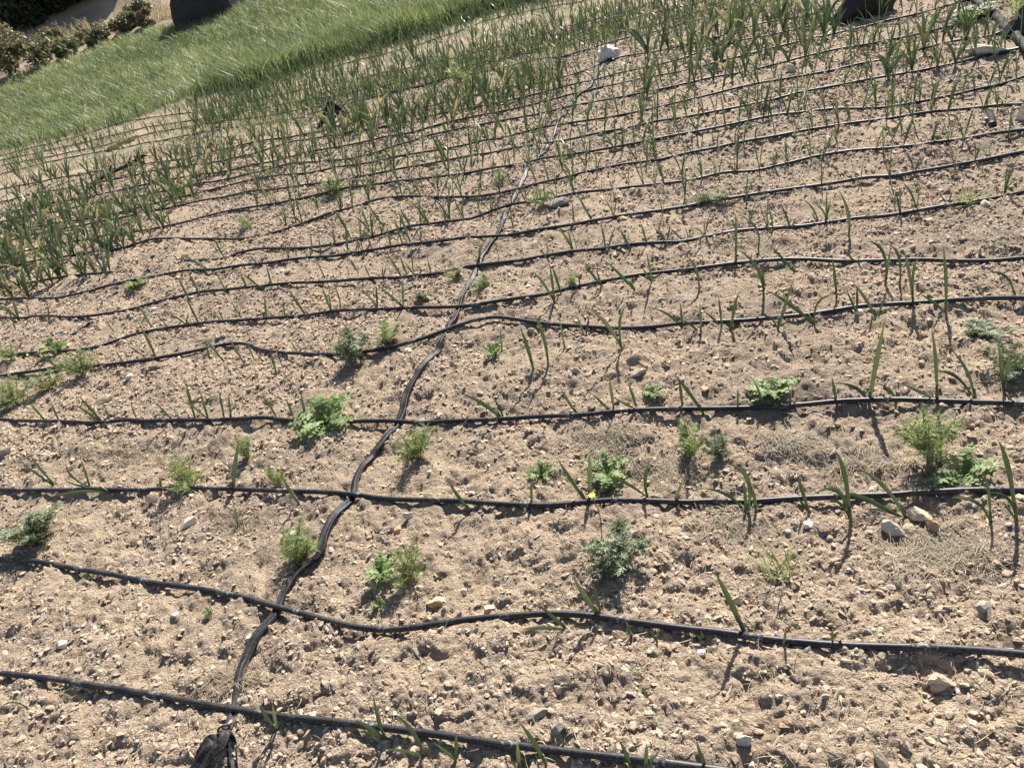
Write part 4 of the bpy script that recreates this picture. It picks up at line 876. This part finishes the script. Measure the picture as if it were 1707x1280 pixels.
# dark boulders
def boulder(px, py, wpx, hpx, lab, seed, dep=0.7):
    p = P1(px, py); s = pxsize(wpx, p)/2; h = pxsize(hpx, p)/2; v = rockify(ICO3, seed, 0.15, 14); v = v/np.abs(v).max(0)
    o = link('boulder', mesh_np('boulder', v*np.array([s, s*dep, h]), ICO3F, M_DARK, False, {'tint': np.zeros(len(v))}))
    q_ = p[1]+s*dep*0.7; o.location = (p[0], q_, gz(p[0], q_)+h*(0.4 if p[1] < 15 else 0.05)); o.rotation_euler = (0, 0.12, 0.1); tag(o, lab, 'boulder')
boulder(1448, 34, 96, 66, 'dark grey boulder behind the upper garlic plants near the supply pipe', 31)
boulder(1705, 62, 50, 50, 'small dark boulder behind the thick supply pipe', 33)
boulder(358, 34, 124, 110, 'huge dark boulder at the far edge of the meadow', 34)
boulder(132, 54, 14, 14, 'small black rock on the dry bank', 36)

# ------------------------------------------------------------------ meadow grass, tall grass, dry bank grass
def blades(n, xs, ys, h, wd, lean, tint, name, label, cat, mat=M_GRASS):
    z = macro(xs, ys)+undul(xs, ys)-0.01; n = len(xs)
    a = rng.uniform(0, 6.28, n); l = rng.normal(0, 1, (n, 2))*lean; l[:, 0] -= 0.12
    top = np.stack([xs+UPV[0]*h+l[:, 0]*h, ys+UPV[1]*h+l[:, 1]*h, z+h*UPV[2]], 1); bs = np.stack([xs, ys, z], 1)
    mid = bs*0.45+top*0.55-np.stack([l[:, 0]*h*0.22, l[:, 1]*h*0.22, np.zeros(n)], 1)
    s = np.stack([np.cos(a), np.sin(a), np.zeros(n)], 1)*wd[:, None]/2
    V = np.stack([bs-s, bs+s, mid+s*0.8, mid-s*0.8, top], 1).reshape(-1, 3); b = np.arange(n)[:, None]*5
    o = link(name, mesh_np(name, V, [b+np.array([[3, 2, 4]]), b+np.array([[0, 1, 2, 3]])], mat, True, {'tint': np.repeat(tint, 5)}))
    return tag(o, label, cat, kind='stuff')
def in_view(x, y, m=0.12): return visible(x, y, m)
n = 330000; gx = rng.uniform(-15, 9, n); gy = rng.uniform(11, 24, n); k = (gy > y_near(gx)+0.15) & (gy < y_far(gx)+0.2) & in_view(gx, gy); gx, gy = gx[k], gy[k]
print('meadow', len(gx))
pn = vnoise(gx*0.9, gy*0.9, 61); pn2 = vnoise(gx*4, gy*4, 62)
h_ = (0.10+0.13*pn2)*rng.uniform(0.5, 1.3, len(gx)); edge = np.clip(1-(y_far(gx)-gy)/1.8, 0, 1)
tn = np.clip(0.30+0.35*pn+0.4*(pn2-0.5)+rng.normal(0, 0.22, len(gx))+0.25*edge, 0, 1)
blades(n, gx, gy, h_, rng.uniform(0.006, 0.013, len(gx)), 0.6, tn, 'meadow_grass', 'light green grass covering the meadow beyond the field', 'grass')
n = 60000; gx = rng.uniform(-5, 5, n); t_ = rng.beta(1.2, 2.6, n)*2.9-0.25*(rng.uniform(size=n) < 0.3); gy = y_near(gx)+t_-0.1-0.5*vnoise(gx*1.7, gx*0, 65)**2
k = (gx > NB[3, 0]) & in_view(gx, gy) & (rng.uniform(size=n) < 0.55+0.45*vnoise(gx*1.5, gy*1.5, 63)); gx, gy = gx[k], gy[k]
cl = vnoise(gx*2.2, gy*2.2, 64); print('tall', len(gx))
blades(n, gx, gy, (0.2+0.28*cl)*rng.uniform(0.6, 1.15, len(gx)), rng.uniform(0.008, 0.017, len(gx)), 0.38, np.clip(0.18+0.45*cl+rng.normal(0, 0.25, len(gx)), 0, 1), 'tall_grass', 'taller darker green grass along the upper edge of the garlic field', 'grass')
n = 90000; gx = rng.uniform(-9, 5, n); gy = rng.uniform(6.5, 15, n); q18 = LINE3[18][np.argsort(LINE3[18][:, 0])]
k = (gy < y_near(gx)+0.2) & (gy > np.interp(gx, q18[:, 0], q18[:, 1])+0.35) & in_view(gx, gy) & (vnoise(gx*1.9, gy*3.0, 67) > 0.42); gx, gy = gx[k], gy[k]
k = rng.uniform(size=len(gx)) < 0.45; gx, gy = gx[k], gy[k]; print('weed grass', len(gx))
blades(n, gx, gy, rng.uniform(0.04, 0.16, len(gx)), rng.uniform(0.004, 0.009, len(gx)), 0.6, np.clip(rng.normal(0.55, 0.22, len(gx)), 0, 1), 'weed_grass', 'thin pale weeds and grass sprouting between the upper garlic rows', 'weeds')
n = 26000; gx = rng.uniform(-20, -2, n); gy = y_far(gx)+np.abs(rng.normal(0, 2.2, n))-0.1; k = in_view(gx, gy) & (vnoise(gx*0.9, gy*0.9, 66) > 0.45); gx, gy = gx[k], gy[k]
zb = rng.uniform(0.6, 1.0, len(gx))
blades(n, gx, gy, rng.uniform(0.06, 0.24, len(gx)), rng.uniform(0.01, 0.02, len(gx)), 0.45, zb, 'dry_grass', 'straw coloured dry grass on the bank beyond the meadow', 'dry grass', M_STRAW)

# ------------------------------------------------------------------ bushes and trees on the bank
def zfar(x, y):
    return float(macro(x, y))+float((vnoise(np.array([x*0.5]), np.array([y*0.5]), 6)[0]-0.5)*0.9*np.clip((y-y_far(x))/4, 0, 1))
def leafcloud(seed, n, size, rad, zc, lobes=7, tint0=0.5):
    r = np.random.default_rng(seed); c = r.normal(0, 0.45, (lobes, 3))*rad; c[:, 2] = c[:, 2]*0.7+zc; lr = r.uniform(0.3, 0.6, lobes)*np.mean(rad)
    li = r.integers(0, lobes, n); d = r.normal(size=(n, 3)); d /= np.linalg.norm(d, axis=1)[:, None]; pos_ = c[li]+d*(lr[li]*r.uniform(0.35, 1.1, n)**0.6)[:, None]
    pos_[:, 2] = np.maximum(pos_[:, 2], 0.03)
    a = r.normal(size=(n, 3)); a /= np.linalg.norm(a, axis=1)[:, None]; b = np.cross(a, r.normal(size=(n, 3))); b /= np.linalg.norm(b, axis=1)[:, None]
    s = size*r.uniform(0.6, 1.4, n)[:, None]
    V = np.stack([pos_-a*s, pos_+b*s*0.45, pos_+a*s, pos_-b*s*0.45], 1).reshape(-1, 3); q = np.arange(n)[:, None]*4+np.arange(4)[None]
    return V, q, np.repeat(np.clip(tint0+r.normal(0, 0.2, n)+0.25*(r.random(lobes)[li]-0.5), 0, 1), 4), c
def woody(name, px, py, wpx, hpx, label, cat, seed, mat, n, tint0, leaf=0.05, group=None):
    p = P1(px, py); z = zfar(p[0], p[1])-0.05; root = empty(name, (p[0], p[1], z)); W = pxsize(wpx, p)/2; Hh = pxsize(hpx, p)
    V, q, a, c = leafcloud(seed, n, leaf, np.array([W*0.75, W*0.75, Hh*0.42]), Hh*(0.5 if name == 'bush' else 0.36), 8 if name == 'bush' else 14, tint0)
    tk = MB(); V1, t1, q1 = tube(np.array([[0, 0, -0.1], [0.01, 0.02, Hh*0.3], [0.03, 0, Hh*0.6]]), [Hh*0.035, Hh*0.025, Hh*0.012], 7); tk.add(V1, t1, q1)
    for cc in c:
        m_ = np.array([0.01, 0.02, Hh*0.25]); V1, t1, q1 = tube(np.array([m_, (m_+cc)/2+[0, 0, 0.05], cc]), [Hh*0.016, Hh*0.011, Hh*0.004], 5); tk.add(V1, t1, q1)
    link('trunk', tk.mesh('trunk', M_BARK), root); link('crown', mesh_np('crown', V, [q], mat, False, {'tint': a}), root)
    tag(root, label, cat, group)
for a in [('bush', 20, 128, 96, 80, 'brownish green bush at the near foot of the dry bank', 'bush', 71, M_BUSH, 2600, 0.75), ('bush', 66, 114, 92, 52, 'reddish brown low bush at the meadow edge', 'bush', 72, M_BUSH, 2200, 0.95), ('bush', 18, 76, 50, 40, 'rounded bright green bush below the dark trees', 'bush', 73, M_BUSH, 1800, 0.55),
          ('bush', 112, 92, 60, 26, 'flat green bush on the dry bank beside the meadow', 'bush', 74, M_BUSH, 1800, 0.6), ('bush', 168, 70, 56, 22, 'low grey green bush on the dry bank', 'bush', 75, M_BUSH, 1500, 0.7), ('bush', 215, 50, 56, 24, 'green scrub growing by the huge dark boulder', 'bush', 76, M_BUSH, 1500, 0.65), ('bush', 252, 44, 42, 26, 'brown scrub touching the huge dark boulder', 'bush', 77, M_BUSH, 1300, 0.9), ('bush', 140, 62, 40, 16, 'tiny dry shrub in the middle of the dry bank', 'bush', 79, M_BUSH, 900, 0.85), ('bush', 92, 66, 46, 24, 'brown shrub on the dry bank below the dark trees', 'bush', 70, M_BUSH, 1200, 0.9), ('bush', 232, 26, 50, 20, 'sparse dry shrub above the green scrub on the bank', 'bush', 69, M_BUSH, 1000, 0.8), ('bush', -40, 120, 80, 60, 'dense bush at the meadow corner', 'bush', 78, M_BUSH, 2000, 0.7)]: woody(*a)
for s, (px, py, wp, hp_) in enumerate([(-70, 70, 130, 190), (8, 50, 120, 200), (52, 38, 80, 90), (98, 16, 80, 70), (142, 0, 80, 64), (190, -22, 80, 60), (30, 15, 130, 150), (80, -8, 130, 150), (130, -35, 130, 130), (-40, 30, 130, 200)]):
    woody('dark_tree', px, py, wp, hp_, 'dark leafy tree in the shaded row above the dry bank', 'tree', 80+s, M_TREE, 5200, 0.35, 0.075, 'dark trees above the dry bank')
print('done')
